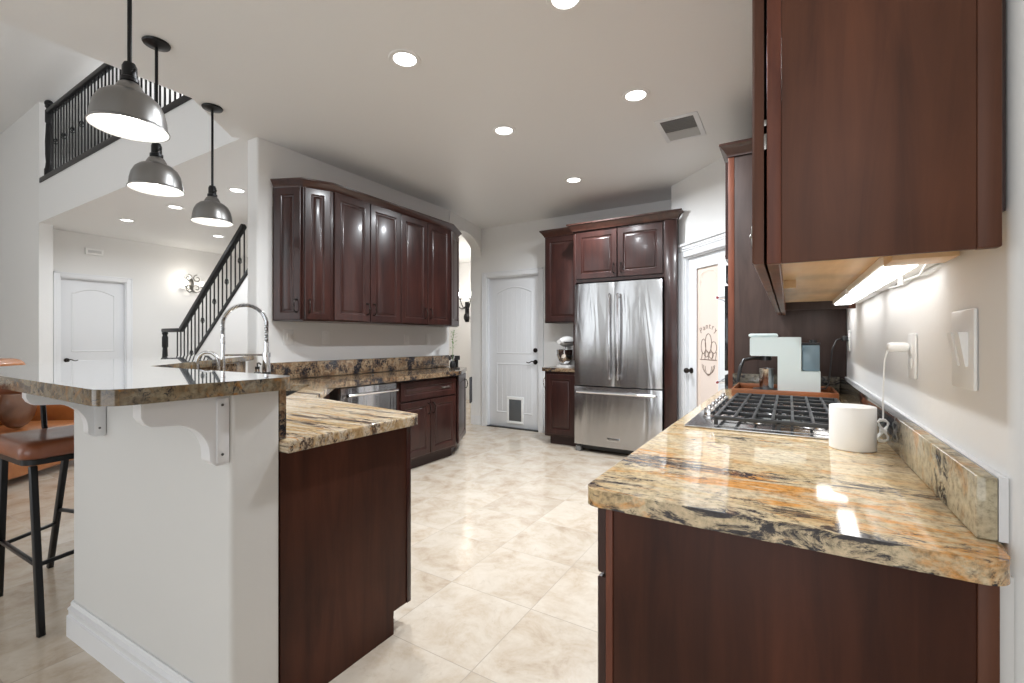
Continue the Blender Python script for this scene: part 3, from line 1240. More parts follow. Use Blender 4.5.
# --- tray and coffee machine
tr = thing('serving_tray', 'reddish wooden tray under the pale coffee machine', 'tray', (-.03, 3.15, .9055))
t0x, t1x, t0y, t1y = -.285, .225, 2.93, 3.34
put('tray_base', MB().box(t0x, t0y, .9055, t1x, t1y, .918, .002), TRAYW, tr, True)
for a in ((t0x, t0y, t1x, t0y + .012), (t0x, t1y - .012, t1x, t1y), (t0x, t0y + .012, t0x + .012, t1y - .012), (t1x - .012, t0y + .012, t1x, t1y - .012)):
    put('tray_side', MB().box(a[0], a[1], .918, a[2], a[3], .950, .003), TRAYW, tr, True)
cm = thing('coffee_machine', 'pale mint coffee machine with a clear water tank on the wooden tray', 'coffee machine', (0, 3.16, .9185))
y0, y1 = 3.04, 3.26
zb = .9185
put('body', MB().prof([(-.055, 0), (.145, 0), (.15, .015), (.15, .135), (.06, .135), (.06, .325), (.055, .328), (-.19, .328), (-.197, .32), (-.197, .225), (-.19, .218), (-.055, .218)],
                      y0, y1, Matrix.Translation((0, 0, zb))), MINT, cm, True)
put('lid', MB().box(-.205, y0 + .005, zb + .329, -.055, y1 - .005, zb + .349, .009), MINT, cm, True)
tank = put('water_tank', MB().box(.063, y0 + .012, zb + .137, .148, y1 - .012, zb + .285, .008), WATER, cm, True, 'clear blue-grey tank')
put('tank_lid', MB().box(.061, y0 + .01, zb + .286, .150, y1 - .01, zb + .296, .003).cyl((.12, 3.15, zb + .296), (.12, 3.15, zb + .312), .018), BLACKP, tank, True)
hm = MB()
hm.cyl((-.12, 3.15, zb + .19), (-.12, 3.15, zb + .218), .032, n=24)
hm.tube([(-.12, 3.15, zb + .20), (-.19, 3.13, zb + .20), (-.235, 3.11, zb + .19), (-.25, 3.09, zb + .15), (-.265, 3.08, zb + .06)], .010, 10)
put('portafilter', hm, BLACKP, cm, True)
cup = MB().lathe([(0, 0), (.036, 0), (.037, .004), (.040, .12), (.042, .125), (.039, .125), (.036, .008), (0, .006)], 28, Matrix.Translation((-.115, 3.15, zb + .0165)))
put('cup_stand', MB().box(-.19, y0 + .01, zb, -.057, y1 - .01, zb + .016, .003), BLACKP, cm, True)
tag(put('cup', cup, STEEL_D), 'steel cup standing under the coffee machine spout', 'cup')
cord = MB().tube([(.151, 3.16, zb + .03), (.18, 3.17, zb + .032), (.195, 3.18, zb + .06), (.205, 3.20, zb + .15), (.215, 3.22, zb + .26), (.235, 3.24, zb + .31), (.262, 3.25, zb + .32), (.29, 3.25, zb + .32)], .004, 8)
cord.box(.262, 3.235, zb + .305, .293, 3.265, zb + .335, .004)
put('power_cord', cord, BLACKP, cm, True)


def wall_plate(name, label, cat, x, yc, zc, wy, hz, kind, n=(-1, 0), loc=None, group=None):
    o = thing(name, label, cat, (x, yc, zc), math.atan2(-n[0], n[1]) if False else 0, group)
    M = frame((x, yc, zc), n)
    put('plate', MB().box(-wy / 2, 0, -hz / 2, wy / 2, .007, hz / 2, .004, M), WHITEP, o, True)
    if kind == 'outlet':
        for q in (-.02, .02):
            f = MB().box(-.016, .007, q - .014, .016, .009, q + .014, .004, M)
            for s_ in (-.006, .006):
                f.box(s_ - .001, .009, q - .004, s_ + .001, .0093, q + .006, 0, M)
            put('socket', f, WHITEP, o, True)
    else:
        k = max(1, round(wy / .07))
        for i in range(k):
            cx = (i - (k - 1) / 2) * .046
            f = MB().prof([(0, -.033), (.004, -.033), (.014, .033), (0, .033)], -.016, .016,
                          M @ Matrix(((0, 1, 0, cx), (1, 0, 0, .007), (0, 0, 1, 0), (0, 0, 0, 1))))
            put('rocker', f, WHITEP, o, True)
    return o


wall_plate('light_switch', 'large white double rocker switch plate on the right wall nearest the camera', 'light switch', .2995, 1.235, 1.212, .135, .155, 'switch')
wall_plate('outlet', 'white outlet on the right wall above the round speaker, with an adapter plugged in', 'outlet', .2995, 1.675, 1.185, .085, .125, 'outlet')
wall_plate('outlet', 'white outlet on the right wall beside the coffee machine', 'outlet', .2995, 3.25, 1.225, .075, .12, 'outlet')
adp = thing('power_adapter', 'white adapter and thin cord plugged in above the round speaker', 'adapter', (.27, 1.68, 1.21))
put('adapter_body', MB().box(.240, 1.66, 1.197, .2898, 1.70, 1.223, .010, seg=3), WHITEP, adp, True)
crd = MB().tube([(.243, 1.683, 1.205), (.236, 1.683, 1.17), (.236, 1.70, 1.10), (.240, 1.74, 1.04), (.243, 1.755, 1.015), (.243, 1.757, .99)], .0022, 6)
for k in range(4):
    a = k * .8
    crd.tube([(.243 + .013 * math.sin(2 * t + .3 * a), 1.757 + .006 * math.cos(t + a), .957 + (.030 + .002 * k) * math.sin(t + .1 * a)) for t in [i * 2 * PI / 12 for i in range(13)]], .0022, 6)
crd.cyl((.235, 1.757, .957), (.252, 1.757, .957), .007, n=8)
put('bundled_cord', crd, WHITEP, adp, True)

# --- right wall cabinets
ZU = 1.375


def upper_right(label, y0, y1, ndoor, zb_, end_mat, near_stile):
    c_ = thing('wall_cabinet', label, 'cabinet', (.13, (y0 + y1) / 2, zb_))
    zt_ = 2.46
    put('body', MB().box(-.030, y0 + .012, zb_ + .062, .283, y0 + .0355, zt_).box(-.030, y0 + .035, zb_ + .062, .297, y1 - .0005, zt_), CHERRY, c_, True)
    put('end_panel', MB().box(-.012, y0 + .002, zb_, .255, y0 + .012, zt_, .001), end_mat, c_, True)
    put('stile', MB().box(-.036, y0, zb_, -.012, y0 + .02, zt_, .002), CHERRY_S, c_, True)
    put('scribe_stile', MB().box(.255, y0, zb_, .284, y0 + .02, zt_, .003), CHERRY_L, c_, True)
    put('bottom_rail', MB().box(-.036, y0 + .02, zb_, -.016, y1 - .0005, zb_ + .062, .001), CHERRY_L, c_, True)
    put('underside', MB().box(-.016, y0 + .013, zb_ + .052, .283, y1 - .001, zb_ + .0615), MAPLE, c_, True, 'pale maple underside')
    w_ = (y1 - y0) / ndoor
    for i in range(ndoor):
        M = Matrix(((0, -1, 0, -.041), (1, 0, 0, y0 + w_ * i + .003), (0, 0, 1, zb_ + .002), (0, 0, 0, 1)))
        leaf_with_pull(c_, w_ - .006, zt_ - zb_ - .01, M, (w_ - .05) if (i % 2 == 0 and ndoor > 1) else .05, .165, CHERRY_L, 'door', True, PEWTER)
    return c_


u1 = upper_right('cherry wall cabinet with a plain brown end panel in the top right foreground', 1.0, 2.80, 3, ZU, CHERRY_L, True)
for yy_ in (1.32, 1.40):
    pass
for zz in (1.60, 1.64):
    pass
put('hinge', MB().box(-.041, .9995, 1.595, -.036, 1.006, 1.625, .001).box(-.041, .9995, 1.64, -.036, 1.006, 1.652, .001), PEWTER, u1, True)
# corner blocks, mounting board and light bar below
for yb in (1.10, 1.75):
    put('corner_block', MB().prism([(-.015, yb), (.020, yb), (-.015, yb + .035)], ZU + .025, ZU + .051), MAPLE, u1, True)
put('mounting_board', MB().box(.185, 1.23, ZU + .022, .289, 1.33, ZU + .052, .001), MAPLE, u1, True)
ul = thing('under_cabinet_light', 'glowing slim light bar under the near right wall cabinet', 'light', (.23, 1.72, ZU + .03))
put('housing', MB().box(.185, 1.38, ZU + .031, .292, 2.10, ZU + .0515, .002), WHITEP, ul, True)
put('diffuser', MB().box(.192, 1.39, ZU + .026, .255, 2.09, ZU + .031, .001), EMI_UC, ul, True)
u3 = upper_right('small far wall cabinet hanging low above the coffee machine', 2.81, 3.385, 1, ZU + .012, ESPRESSO, True)
ul2 = thing('under_cabinet_light', 'slim light bar under the far wall cabinet above the coffee machine', 'light', (.2, 3.1, ZU + .04))
put('housing', MB().box(.10, 2.95, ZU + .045, .27, 3.25, ZU + .063, .002), WHITEP, ul2, True)
put('diffuser', MB().box(.12, 2.97, ZU + .041, .25, 3.23, ZU + .045, .001), EMI_UC, ul2, True)
put('housing', MB().box(.185, 2.16, ZU + .031, .292, 2.74, ZU + .0515, .002), WHITEP, ul, True)  # second bar, added to brighten the right wall and the cooktop
put('diffuser', MB().box(.192, 2.17, ZU + .026, .255, 2.73, ZU + .031, .001), EMI_UC, ul, True)  # glowing strip of the added second bar
lc = MB().tube([(.268, 1.35, ZU + .035), (.28, 1.50, ZU + .018), (.284, 1.7, ZU + .026), (.286, 1.78, ZU + .02), (.288, 2.0, ZU + .032)], .003, 6)
lc.cyl((.262, 1.62, ZU + .005), (.262, 1.62, ZU + .031), .006)
put('light_cord', lc, WHITEP, ul, True)

# --- tall oven cabinet
ov = thing('oven_cabinet', 'tall dark cherry cabinet holding the wall ovens beyond the cooktop', 'cabinet', (0, 3.8, 0))
put('body', MB().box(-.325, 3.402, .10, .297, 4.205, 2.46), CHERRY, ov, True)
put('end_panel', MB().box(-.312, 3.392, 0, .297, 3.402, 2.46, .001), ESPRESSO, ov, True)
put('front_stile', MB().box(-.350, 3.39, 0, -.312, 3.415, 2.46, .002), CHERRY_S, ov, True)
put('toe_kick', MB().box(-.27, 3.403, 0, .297, 4.19, .10), KICK, ov, True)
put('crown_moulding', crown([(-.345, 4.205), (-.345, 3.39), (.297, 3.39)], 2.46, MB()).box(-.34, 3.392, 2.461, .29, 4.20, 2.52), CHERRY_X, ov, True)
M = Matrix(((0, -1, 0, -.3505), (1, 0, 0, 3.42), (0, 0, 1, 1.78), (0, 0, 0, 1)))
leaf_with_pull(ov, .39, .66, M, .35, .08, CHERRY)
M = Matrix(((0, -1, 0, -.3505), (1, 0, 0, 3.815), (0, 0, 1, 1.78), (0, 0, 0, 1)))
leaf_with_pull(ov, .38, .66, M, .04, .08, CHERRY)
M = Matrix(((0, -1, 0, -.3505), (1, 0, 0, 3.42), (0, 0, 1, .12), (0, 0, 0, 1)))
leaf_with_pull(ov, .775, .25, M, .38, .13, CHERRY, 'drawer', False)
wo = thing('double_wall_oven', 'black glass double wall oven with chrome bar handles in the tall cabinet', 'oven', (-.36, 3.8, .42))
put('control_panel', MB().box(-.368, 3.43, 1.62, -.3505, 4.19, 1.74, .002), BLACKG, wo, True)
for z0, z1 in ((.42, .99), (1.02, 1.60)):
    d = put('oven_door', MB().box(-.375, 3.43, z0, -.3505, 4.19, z1, .003), BLACKG, wo, True)
    zz = z1 - .055 if z0 < 1 else z1 - .075
    h_ = MB().cyl((-.425, 3.47, zz), (-.425, 4.15, zz), .012, n=14)
    for yy_ in (3.50, 4.12):
        h_.cyl((-.375, yy_, zz), (-.425, yy_, zz), .009, n=12)
    put('handle', h_, CHROME, d, True)
    put('handle_badge', MB().cyl((-.425, 3.462, zz), (-.425, 3.47, zz), .010, n=14), REDP, d, True)

# ============================================================ FRIDGE WALL
FY = 4.70
fs = thing('refrigerator_cabinet', 'tall cherry surround with two cupboards above the stainless refrigerator', 'cabinet', (-1.5, 5.0, 0))
put('side_panel', MB().box(-1.075, 4.78, 0, -1.052, 5.41, 2.44).box(-1.075, 4.74, 0, -.952, 4.78, 2.44, .002).box(-1.051, 4.781, 0, -.955, 4.838, 2.44), CHERRY, fs, True)
put('side_panel', MB().box(-2.075, 4.76, 1.0, -2.045, 5.41, 2.44, .002), CHERRY, fs, True)
put('body', MB().box(-2.045, 4.76, 1.87, -1.076, 5.41, 2.44), CHERRY, fs, True)
for x0, x1, hx in ((-2.03, -1.568, .43), (-1.556, -1.09, .035)):
    M = Matrix(((1, 0, 0, x0), (0, -1, 0, 4.7595), (0, 0, 1, 1.905), (0, 0, 0, 1)))
    leaf_with_pull(fs, x1 - x0, .515, M, hx, .095, CHERRY)
put('crown_moulding', crown([(-2.075, 5.40), (-2.075, 4.74), (-.952, 4.74), (-.952, 5.0)][0:3] + [(-.952, 4.79)], 2.44, MB()).box(-2.07, 4.76, 2.441, -1.056, 5.40, 2.50), CHERRY_X, fs, True)

fr = thing('refrigerator', 'stainless french door refrigerator with a bottom freezer drawer', 'refrigerator', (-1.57, 5.05, 0))
put('case', MB().box(-2.035, 4.775, .035, -1.085, 5.40, 1.83, .004), plain('fridge_case', (.12, .12, .12), .4, .5), fr, True)


def curved_front(x0, x1, z0, z1, bulge=.016):
    mb = MB()
    n = 12
    pts = []
    for i in range(n + 1):
        t = i / n
        pts.append((x0 + (x1 - x0) * t, FY - bulge * math.sin(PI * t) ** .7))
    pts = [(x0, FY + .065)] + pts + [(x1, FY + .065)]
    return mb.prism(pts, z0, z1, .004, seg=2)


for x0, x1, hx in ((-2.035, -1.5775, -1.618), (-1.5715, -1.085, -1.530)):
    d = put('door', curved_front(x0, x1, .735, 1.845), STEEL, fr, True)
    h_ = MB()
    h_.tube([(hx, FY - .035, .815), (hx, FY - .052, .83), (hx, FY - .055, .87), (hx, FY - .055, 1.66), (hx, FY - .052, 1.70), (hx, FY - .035, 1.715)], .0115, 12)
    for zz in (.85, 1.68):
        h_.cyl((hx, FY - .008, zz), (hx, FY - .055, zz), .010, n=12)
    put('handle', h_, CHROME, d, True)
d = put('freezer_drawer', curved_front(-2.035, -1.085, .085, .722), STEEL, fr, True)
h_ = MB().tube([(-1.985, FY - .055, .665), (-1.135, FY - .055, .665)], .0125, 12)
for xx in (-1.96, -1.16):
    h_.cyl((xx, FY - .005, .665), (xx, FY - .055, .665), .011, n=12)
put('handle', h_, CHROME, d, True)
bg = MB().box(-1.655, FY - .020, .155, -1.515, FY - .012, .19, .002)
bd_ = put('badge', bg, STEEL_D, d, True)
tm = MB()
text_bm_merge(tm, 'KitchenAid', .026, Matrix(((1, 0, 0, -1.585), (0, 0, -1, FY - .0202), (0, 1, 0, .172), (0, 0, 0, 1))), .0006)
put('badge_lettering', tm, BLACKP, d, True)
ft = MB()
for xx in (-2.0, -1.12):
    ft.box(xx - .03, FY + .02, 0, xx + .03, FY + .09, .06, .004)
put('foot_cover', ft, plain('foot_grey', (.2, .2, .2), .4), fr, True)
put('base_grille', MB().box(-2.0, FY + .06, .03, -1.12, FY + .07, .084), BLACKP, fr, True)

# small cabinets left of the fridge
sb = thing('base_cabinet', 'narrow cherry base cabinet under the stand mixer, beside the refrigerator', 'cabinet', (-2.27, 5.1, 0))
put('body', MB().box(-2.475, 4.84, .10, -2.078, 5.41, .862), CHERRY, sb, True)
put('toe_kick', MB().box(-2.43, 4.90, 0, -2.078, 5.41, .10), KICK, sb, True)
M = Matrix(((1, 0, 0, -2.45), (0, -1, 0, 4.8395), (0, 0, 1, .13), (0, 0, 0, 1)))
leaf_with_pull(sb, .365, .70, M, None, None, CHERRY)
M = Matrix(((0, -1, 0, -2.4755), (-1, 0, 0, 4.875), (0, 0, 1, .72), (0, 0, 0, 1)))
put('towel_pull', pull(M, .13, .035, True, .006), CHROME, sb, True)
tag(put('countertop', MB().prism(round_poly([(-2.51, 4.81), (-2.078, 4.81), (-2.078, 5.41), (-2.51, 5.41)], [.03, 0, 0, 0]), .863, .905, .012), G_LEFT),
    'small brown granite countertop under the stand mixer', 'countertop')
tag(put('backsplash', MB().box(-2.50, 5.385, .906, -2.078, 5.418, 1.01, .002), G_LEFT), 'short brown granite backsplash behind the stand mixer', 'backsplash')
su = thing('wall_cabinet', 'single door cherry wall cabinet hanging left of the refrigerator', 'cabinet', (-2.33, 5.24, 1.44))
put('body', MB().box(-2.59, 5.07, 1.44, -2.078, 5.418, 2.50), CHERRY, su, True)
M = Matrix(((1, 0, 0, -2.57), (0, -1, 0, 5.0695), (0, 0, 1, 1.455), (0, 0, 0, 1)))
leaf_with_pull(su, .485, 1.03, M, None, None, CHERRY)
put('crown_moulding', crown([(-2.59, 5.41), (-2.59, 5.07), (-2.078, 5.07)], 2.50, MB()).box(-2.585, 5.075, 2.501, -2.08, 5.41, 2.56), CHERRY_X, su, True)

# stand mixer
mx = thing('stand_mixer', 'stand mixer with a steel bowl on the small counter by the refrigerator', 'stand mixer', (-2.30, 5.09, .9055), math.radians(80))
GM = plain('mixer_enamel', (.62, .60, .58), .2)
put('base', MB().prism(round_poly([(-.12, -.10), (.13, -.10), (.13, .10), (-.12, .10)], .05), 0, .028, .008), GM, mx)
put('column', MB().prism(round_poly([(.05, -.045), (.12, -.045), (.12, .045), (.05, .045)], .03), .028, .24, .0), GM, mx)
hd = MB().ball((0, 0, .305), .07, (2.25, .95, .92), 24)
hd.cyl((-.155, 0, .30), (-.172, 0, .30), .026)
hd_ = put('motor_head', hd, GM, mx)
put('trim_band', MB().box(-.13, -.0675, .296, .12, .0675, .304, .002), STEEL_D, hd_)
put('bowl', MB().lathe([(0, .035), (.045, .035), (.05, .045), (.085, .09), (.10, .15), (.102, .205), (.106, .21), (.099, .21), (.095, .15), (.078, .09), (0, .05)], 32,
                       Matrix.Translation((-.055, 0, 0))), CHROME, mx)
put('beater', MB().cyl((-.055, 0, .12), (-.055, 0, .25), .012), STEEL_D, mx)

# ============================================================ LEFT WALL CABINETS
A_ = Vector((-3.25, 2.47))
a2, a1 = math.radians(27), math.radians(66)
B_ = A_ + .215 * Vector((-math.sin(a2), -math.cos(a2)))
C_ = B_ + .255 * Vector((-math.sin(a1), -math.cos(a1)))
FARY = 4.02
ZT = 2.475
lu = thing('wall_cabinet', 'long run of dark cherry wall cabinets with angled ends on the left wall', 'cabinet', (-3.45, 3.2, 1.385))
D_ = (-3.25, FARY)
E_ = (-3.42, FARY + .36)
out = [tuple(C_), tuple(B_), tuple(A_), D_, E_, (-3.598, FARY + .36), (-3.598, C_.y)]
put('body', MB().prism(out, 1.385, ZT), CHERRY, lu, True)
put('crown_moulding', crown([(-3.595, C_.y - .0)][0:0] + [tuple(C_), tuple(B_), tuple(A_), D_, E_, (-3.59, FARY + .36)], ZT - .012, MB(), .062, .045)
    .prism([(C_.x, C_.y + .005), (B_.x - .002, B_.y + .005), (A_.x - .005, A_.y), (-3.255, FARY), (-3.425, FARY + .355), (-3.59, FARY + .355), (-3.59, C_.y + .005)], ZT + .001, ZT + .04), CHERRY_X, lu, True)


def seg_door(p, q, z0, h, hx, hz, parent, mat=CHERRY, gap=.006, hm_=None, kind='door', vertical=True):
    """door leaf on the face running p -> q (outside on the right of travel)"""
    p, q = Vector(p), Vector(q)
    d = (q - p).normalized()
    n = Vector((d.y, -d.x))
    L = (q - p).length - 2 * gap
    o = p + d * gap + n * .0005
    M = Matrix(((d.x, n.x, 0, o.x), (d.y, n.y, 0, o.y), (0, 0, 1, z0), (0, 0, 0, 1)))
    return leaf_with_pull(parent, L, h, M, None if hx is None else (hx if hx >= 0 else L + hx), hz, mat, kind, vertical, hm_)


seg_door(C_, B_, 1.395, 1.065, -.035, .11, lu, gap=.012)
seg_door(B_, A_, 1.395, 1.065, .035, .11, lu, gap=.010)
dys = [2.485, 2.868, 3.25, 3.632, 4.012]
for i in range(4):
    seg_door((-3.25, dys[i]), (-3.25, dys[i + 1]), 1.395, 1.065, -.035 if i % 2 == 0 else .035, .11, lu, gap=.004)
seg_door(D_, E_, 1.395, 1.065, None, None, lu, gap=.012)

# ============================================================ LEFT BASE RUN
FX = -3.0
lb = thing('base_cabinet', 'cherry base cabinet with a drawer and two doors, between the dishwasher and the angled end', 'cabinet', (-3.3, 3.4, 0))
put('body', MB().box(-3.598, 2.985, .10, FX - .02, 3.835, .862), CHERRY, lb, True)
put('toe_kick', MB().box(-3.598, 2.986, 0, FX - .08, 3.834, .10), KICK, lb, True)
seg_door((FX - .02, 3.01), (FX - .02, 3.82), .665, .175, .62, .09, lu if False else lb, gap=.006, kind='drawer', vertical=False, hm_=PEWTER)
seg_door((FX - .02, 3.01), (FX - .02, 3.415), .125, .525, -.03, .44, lb, gap=.004)
seg_door((FX - .02, 3.415), (FX - .02, 3.82), .125, .525, .03, .44, lb, gap=.004)
le = thing('base_cabinet', 'angled end base cabinet beside the arched opening', 'cabinet', (-3.35, 4.1, 0))
put('body', MB().prism([(-3.598, 3.836), (FX - .02, 3.836), (-3.30, 4.36), (-3.598, 4.36)], .10, .862), CHERRY, le, True)
put('toe_kick', MB().prism([(-3.598, 3.837), (FX - .08, 3.837), (-3.36, 4.30), (-3.598, 4.30)], 0, .10), KICK, le, True)
seg_door((FX - .02, 3.85), (-3.295, 4.35), .125, .72, -.10, .60, le, gap=.02)
towel = MB().box(0, 0, 0, .11, .02, .30, .008, Matrix(((-.47, .88, 0, -3.15), (.88, .47, 0, 4.25), (0, 0, 1, .50), (0, 0, 0, 1))))
tag(put('dish_towel', towel, plain('towel_grey', (.05, .05, .055), .9)), 'dark grey dish towel hanging on the angled end cabinet', 'towel')

dw = thing('dishwasher', 'stainless dishwasher in the left base run', 'dishwasher', (-3.28, 2.65, 0))
put('tub', MB().box(-3.598, 2.365, .10, FX - .035, 2.965, .855), plain('dishwasher_case', (.1, .1, .1), .5), dw, True)
dd_ = put('door', MB().box(FX - .034, 2.368, .115, FX - .002, 2.962, .85, .006), STEEL, dw, True)
h_ = MB().cyl((FX + .045, 2.40, .79), (FX + .045, 2.93, .79), .011, n=14)
for yy_ in (2.43, 2.90):
    h_.cyl((FX - .002, yy_, .79), (FX + .045, yy_, .79), .009, n=12)
put('handle', h_, CHROME, dd_, True)
put('handle_badge', MB().cyl((FX + .045, 2.392, .79), (FX + .045, 2.40, .79), .016, n=16), BLACKP, dd_, True)
put('toe_kick', MB().box(-3.598, 2.365, 0, FX - .08, 2.965, .10), BLACKP, dw, True)

# corner sink base (diagonal) + peninsula base
RS = -1.64            # inner face of the diagonal bar wall: x + y = RS
sbk = thing('base_cabinet', 'diagonal corner sink base cabinet behind the raised bar', 'cabinet', (-2.8, 1.9, 0))
put('body', MB().prism([(-2.36, 1.60), (FX - .02, 2.26), (FX - .02, 2.36), (-3.598, 2.36), (-3.598, 2.06), (-2.52, .98), (-2.36, .98)][::-1] if False else
                       [(-2.36, .98), (-2.36, 1.60), (-3.02, 2.26), (-3.02, 2.36), (-3.598, 2.36), (-3.598, 2.10), (-2.47, .98)], .10, .66), CHERRY, sbk, True)
put('front_frame', MB().prism([(-2.36, 1.60), (-3.02, 2.26), (-3.035, 2.245), (-2.375, 1.585)], .66, .862), CHERRY, sbk, True)
put('toe_kick', MB().prism([(-2.37, 1.0), (-2.37, 1.53), (-3.07, 2.23), (-3.07, 2.35), (-3.59, 2.35), (-3.59, 2.12), (-2.47, 1.0)], 0, .10), KICK, sbk, True)
p, q = Vector((-2.40, 1.64)), Vector((-2.99, 2.23))
# the open side of the diagonal faces +x+y, so travel from far to near
seg_door((-2.995, 2.235), (-2.40, 1.64), .665, .175, None, None, sbk, gap=.006, kind='drawer') if False else None
Mdg = Matrix(((-s2, s2, 0, -2.392), (s2, s2, 0, 1.633), (0, 0, 1, .665), (0, 0, 0, 1)))
put('drawer', door_leaf(.84, .175, Mdg), CHERRY, sbk, True)
for k in range(2):
    Mdg = Matrix(((-s2, s2, 0, -2.392 - .425 * k * s2), (s2, s2, 0, 1.633 + .425 * k * s2), (0, 0, 1, .125), (0, 0, 0, 1)))
    leaf_with_pull(sbk, .418, .525, Mdg, .385 if k == 0 else .03, .44, CHERRY)

pb = thing('base_cabinet', 'dark cherry peninsula base cabinet with a plain end panel next to the white bar wall', 'cabinet', (-1.9, 1.2, 0))
put('body', MB().box(-2.355, .905, .10, -1.425, 1.455, .862), CHERRY_B, pb, True)
put('end_panel', MB().prism([(-1.425, .882), (-1.413, .882), (-1.413, 1.378), (-1.425, 1.378)], 0, .862).box(-1.425, 1.378, .095, -1.413, 1.475, .862), CHERRY_B, pb, True)
put('front_stile', MB().box(-1.426, 1.452, .095, -1.408, 1.476, .862, .002), CHERRY, pb, True)
put('toe_kick', MB().box(-2.355, 1.30, 0, -1.426, 1.376, .10), KICK, pb, True)
for x0, x1 in ((-1.43, -1.88), (-1.885, -2.34)):
    seg_door((x0, 1.4555), (x1, 1.4555), .665, .175, .22, .09, pb, kind='drawer', vertical=False) if False else None
    M = Matrix(((-1, 0, 0, x0), (0, 1, 0, 1.4555), (0, 0, 1, .125), (0, 0, 0, 1)))
    leaf_with_pull(pb, x0 - x1, .525, M, .04, .44, CHERRY)
    M = Matrix(((-1, 0, 0, x0), (0, 1, 0, 1.4555), (0, 0, 1, .665), (0, 0, 0, 1)))
    leaf_with_pull(pb, x0 - x1, .175, M, .22, .09, CHERRY, 'drawer', False)

# lower countertops
pen = [(-1.378, .905), (-1.378, 1.50), (-2.26, 1.60), (-2.3, 1.60)]
ctp = round_poly([(-1.375, .905), (-1.375, 1.505), (-2.29, 1.635), (-2.56, 1.905), (-3.25, 1.59), (-2.545, .905)], [0, .05, .03, 0, 0, 0])
# split at the sink diagonal: striped peninsula slab, then the speckled wall slab
JX = .0
pts1 = round_poly([(-1.375, .882), (-1.375, 1.505), (-2.30, 1.64), (-2.955, 2.28), (-2.955, 3.85), (-3.285, 4.385), (-3.598, 4.385), (-3.598, 2.04), (-3.56, 1.925), (-2.517, .882)],
                  [0, .05, .03, .03, .03, .03, 0, 0, 0, 0])
lcn = put('countertop', MB().prism(pts1, .863, .905, .012), G_PEN)
# sink cut-outs
SKC = Vector((-2.86, 1.70))
Msk = Matrix.Translation((SKC.x, SKC.y, 0)) @ Matrix.Rotation(math.radians(135), 4, 'Z')
cut = MB()
cut.prism(round_poly([(-.37, -.19), (.37, -.19), (.37, .19), (-.37, .19)], .05), .8, 1.0, 0, Msk)
cutter = put('cutter', cut, WHITEP)
boolean(lcn, [cutter])
tag(lcn, 'lower granite countertop behind the raised bar, running on along the left wall', 'countertop')
sk = thing('sink', 'undermount double steel sink in the corner of the left countertop', 'sink', (SKC.x, SKC.y, .70), math.radians(135))
for x0, x1 in ((-.385, -.01), (.01, .385)):
    b = MB()
    zt, zb2 = .8625, .675
    o_ = round_poly([(x0, -.205), (x1, -.205), (x1, .205), (x0, .205)], .05)
    i_ = round_poly([(x0 + .012, -.193), (x1 - .012, -.193), (x1 - .012, .193), (x0 + .012, .193)], .045)
    bb = b.bm
    R = [[bb.verts.new((p[0], p[1], z - .70)) for p in pts] for pts, z in ((o_, zb2 - .002), (o_, zt), (i_, zt), (i_, zb2 + .004))]
    bb.faces.new(list(reversed(R[0])))
    for P_, Q_ in zip(R, R[1:]):
        for i in range(len(P_)):
            j = (i + 1) % len(P_)
            bb.faces.new((P_[i], P_[j], Q_[j], Q_[i]))
    bb.faces.new(R[-1])
    put('basin', b, STEEL_D, sk)

# wall backsplash
tag(put('backsplash', MB().box(-3.598, 2.09, .906, -3.566, 4.40, 1.045, .003), G_LEFT),
    'brown speckled granite backsplash along the left wall', 'backsplash')

# ============================================================ RAISED BAR
bar_ = thing('breakfast_bar_wall', 'white painted half wall with corbels carrying the raised bar top', 'bar wall', (-2.2, .8, 0))
w_o = -1.874
pts = [(-1.417, .715), (-1.417, .878), (-2.50 + .0, .878), (-2.50 - .02, .878)]
ycorner = .878
inner0 = (RS - .02 - ycorner, ycorner)
pts = round_poly([(-1.417, .727), (-1.417, .878), (RS - .02 - ycorner, ycorner), (-3.60, RS - .02 + 3.60 + .0), (-3.66, w_o + 3.66), (-2.56, .686)][::1],
                 [.018, .004, 0, 0, 0, .012])
put('half_wall', MB().prism(pts, 0, 1.068), PONY, bar_, True)
bbm = MB()


def bbsweep(mb, path, h=.140, t=.020):
    prof = [(0, 0), (t, 0), (t, h * .60), (t * .72, h * .63), (t * .72, h * .74), (t * .85, h * .77), (t * .85, h * .82), (t * .4, h * .88), (t * .4, h * .96), (t * .25, h), (0, h)]
    P = [Vector(p) for p in path]
    rings = []
    N = len(P)
    for i, p in enumerate(P):
        def nr(a, b):
            d = (b - a).normalized()
            return Vector((d.y, -d.x))
        if i == 0:
            n = nr(P[0], P[1]); k = 1
        elif i == N - 1:
            n = nr(P[-2], P[-1]); k = 1
        else:
            a, b = nr(P[i - 1], p), nr(p, P[i + 1])
            n = (a + b).normalized(); k = 1 / n.dot(a)
        rings.append([mb.bm.verts.new((p.x + n.x * o_ * k, p.y + n.y * o_ * k, z)) for o_, z in prof])
    for A, B in zip(rings, rings[1:]):
        for i in range(len(prof)):
            j = (i + 1) % len(prof)
            mb.bm.faces.new((A[i], A[j], B[j], B[i]))
    mb.bm.faces.new(rings[0]); mb.bm.faces.new(list(reversed(rings[-1])))


bbsweep(bbm, [(-3.66, w_o + 3.66), (-2.559, .685), (-1.418, .726)])
put('baseboard', bbm, TRIM, bar_, True)


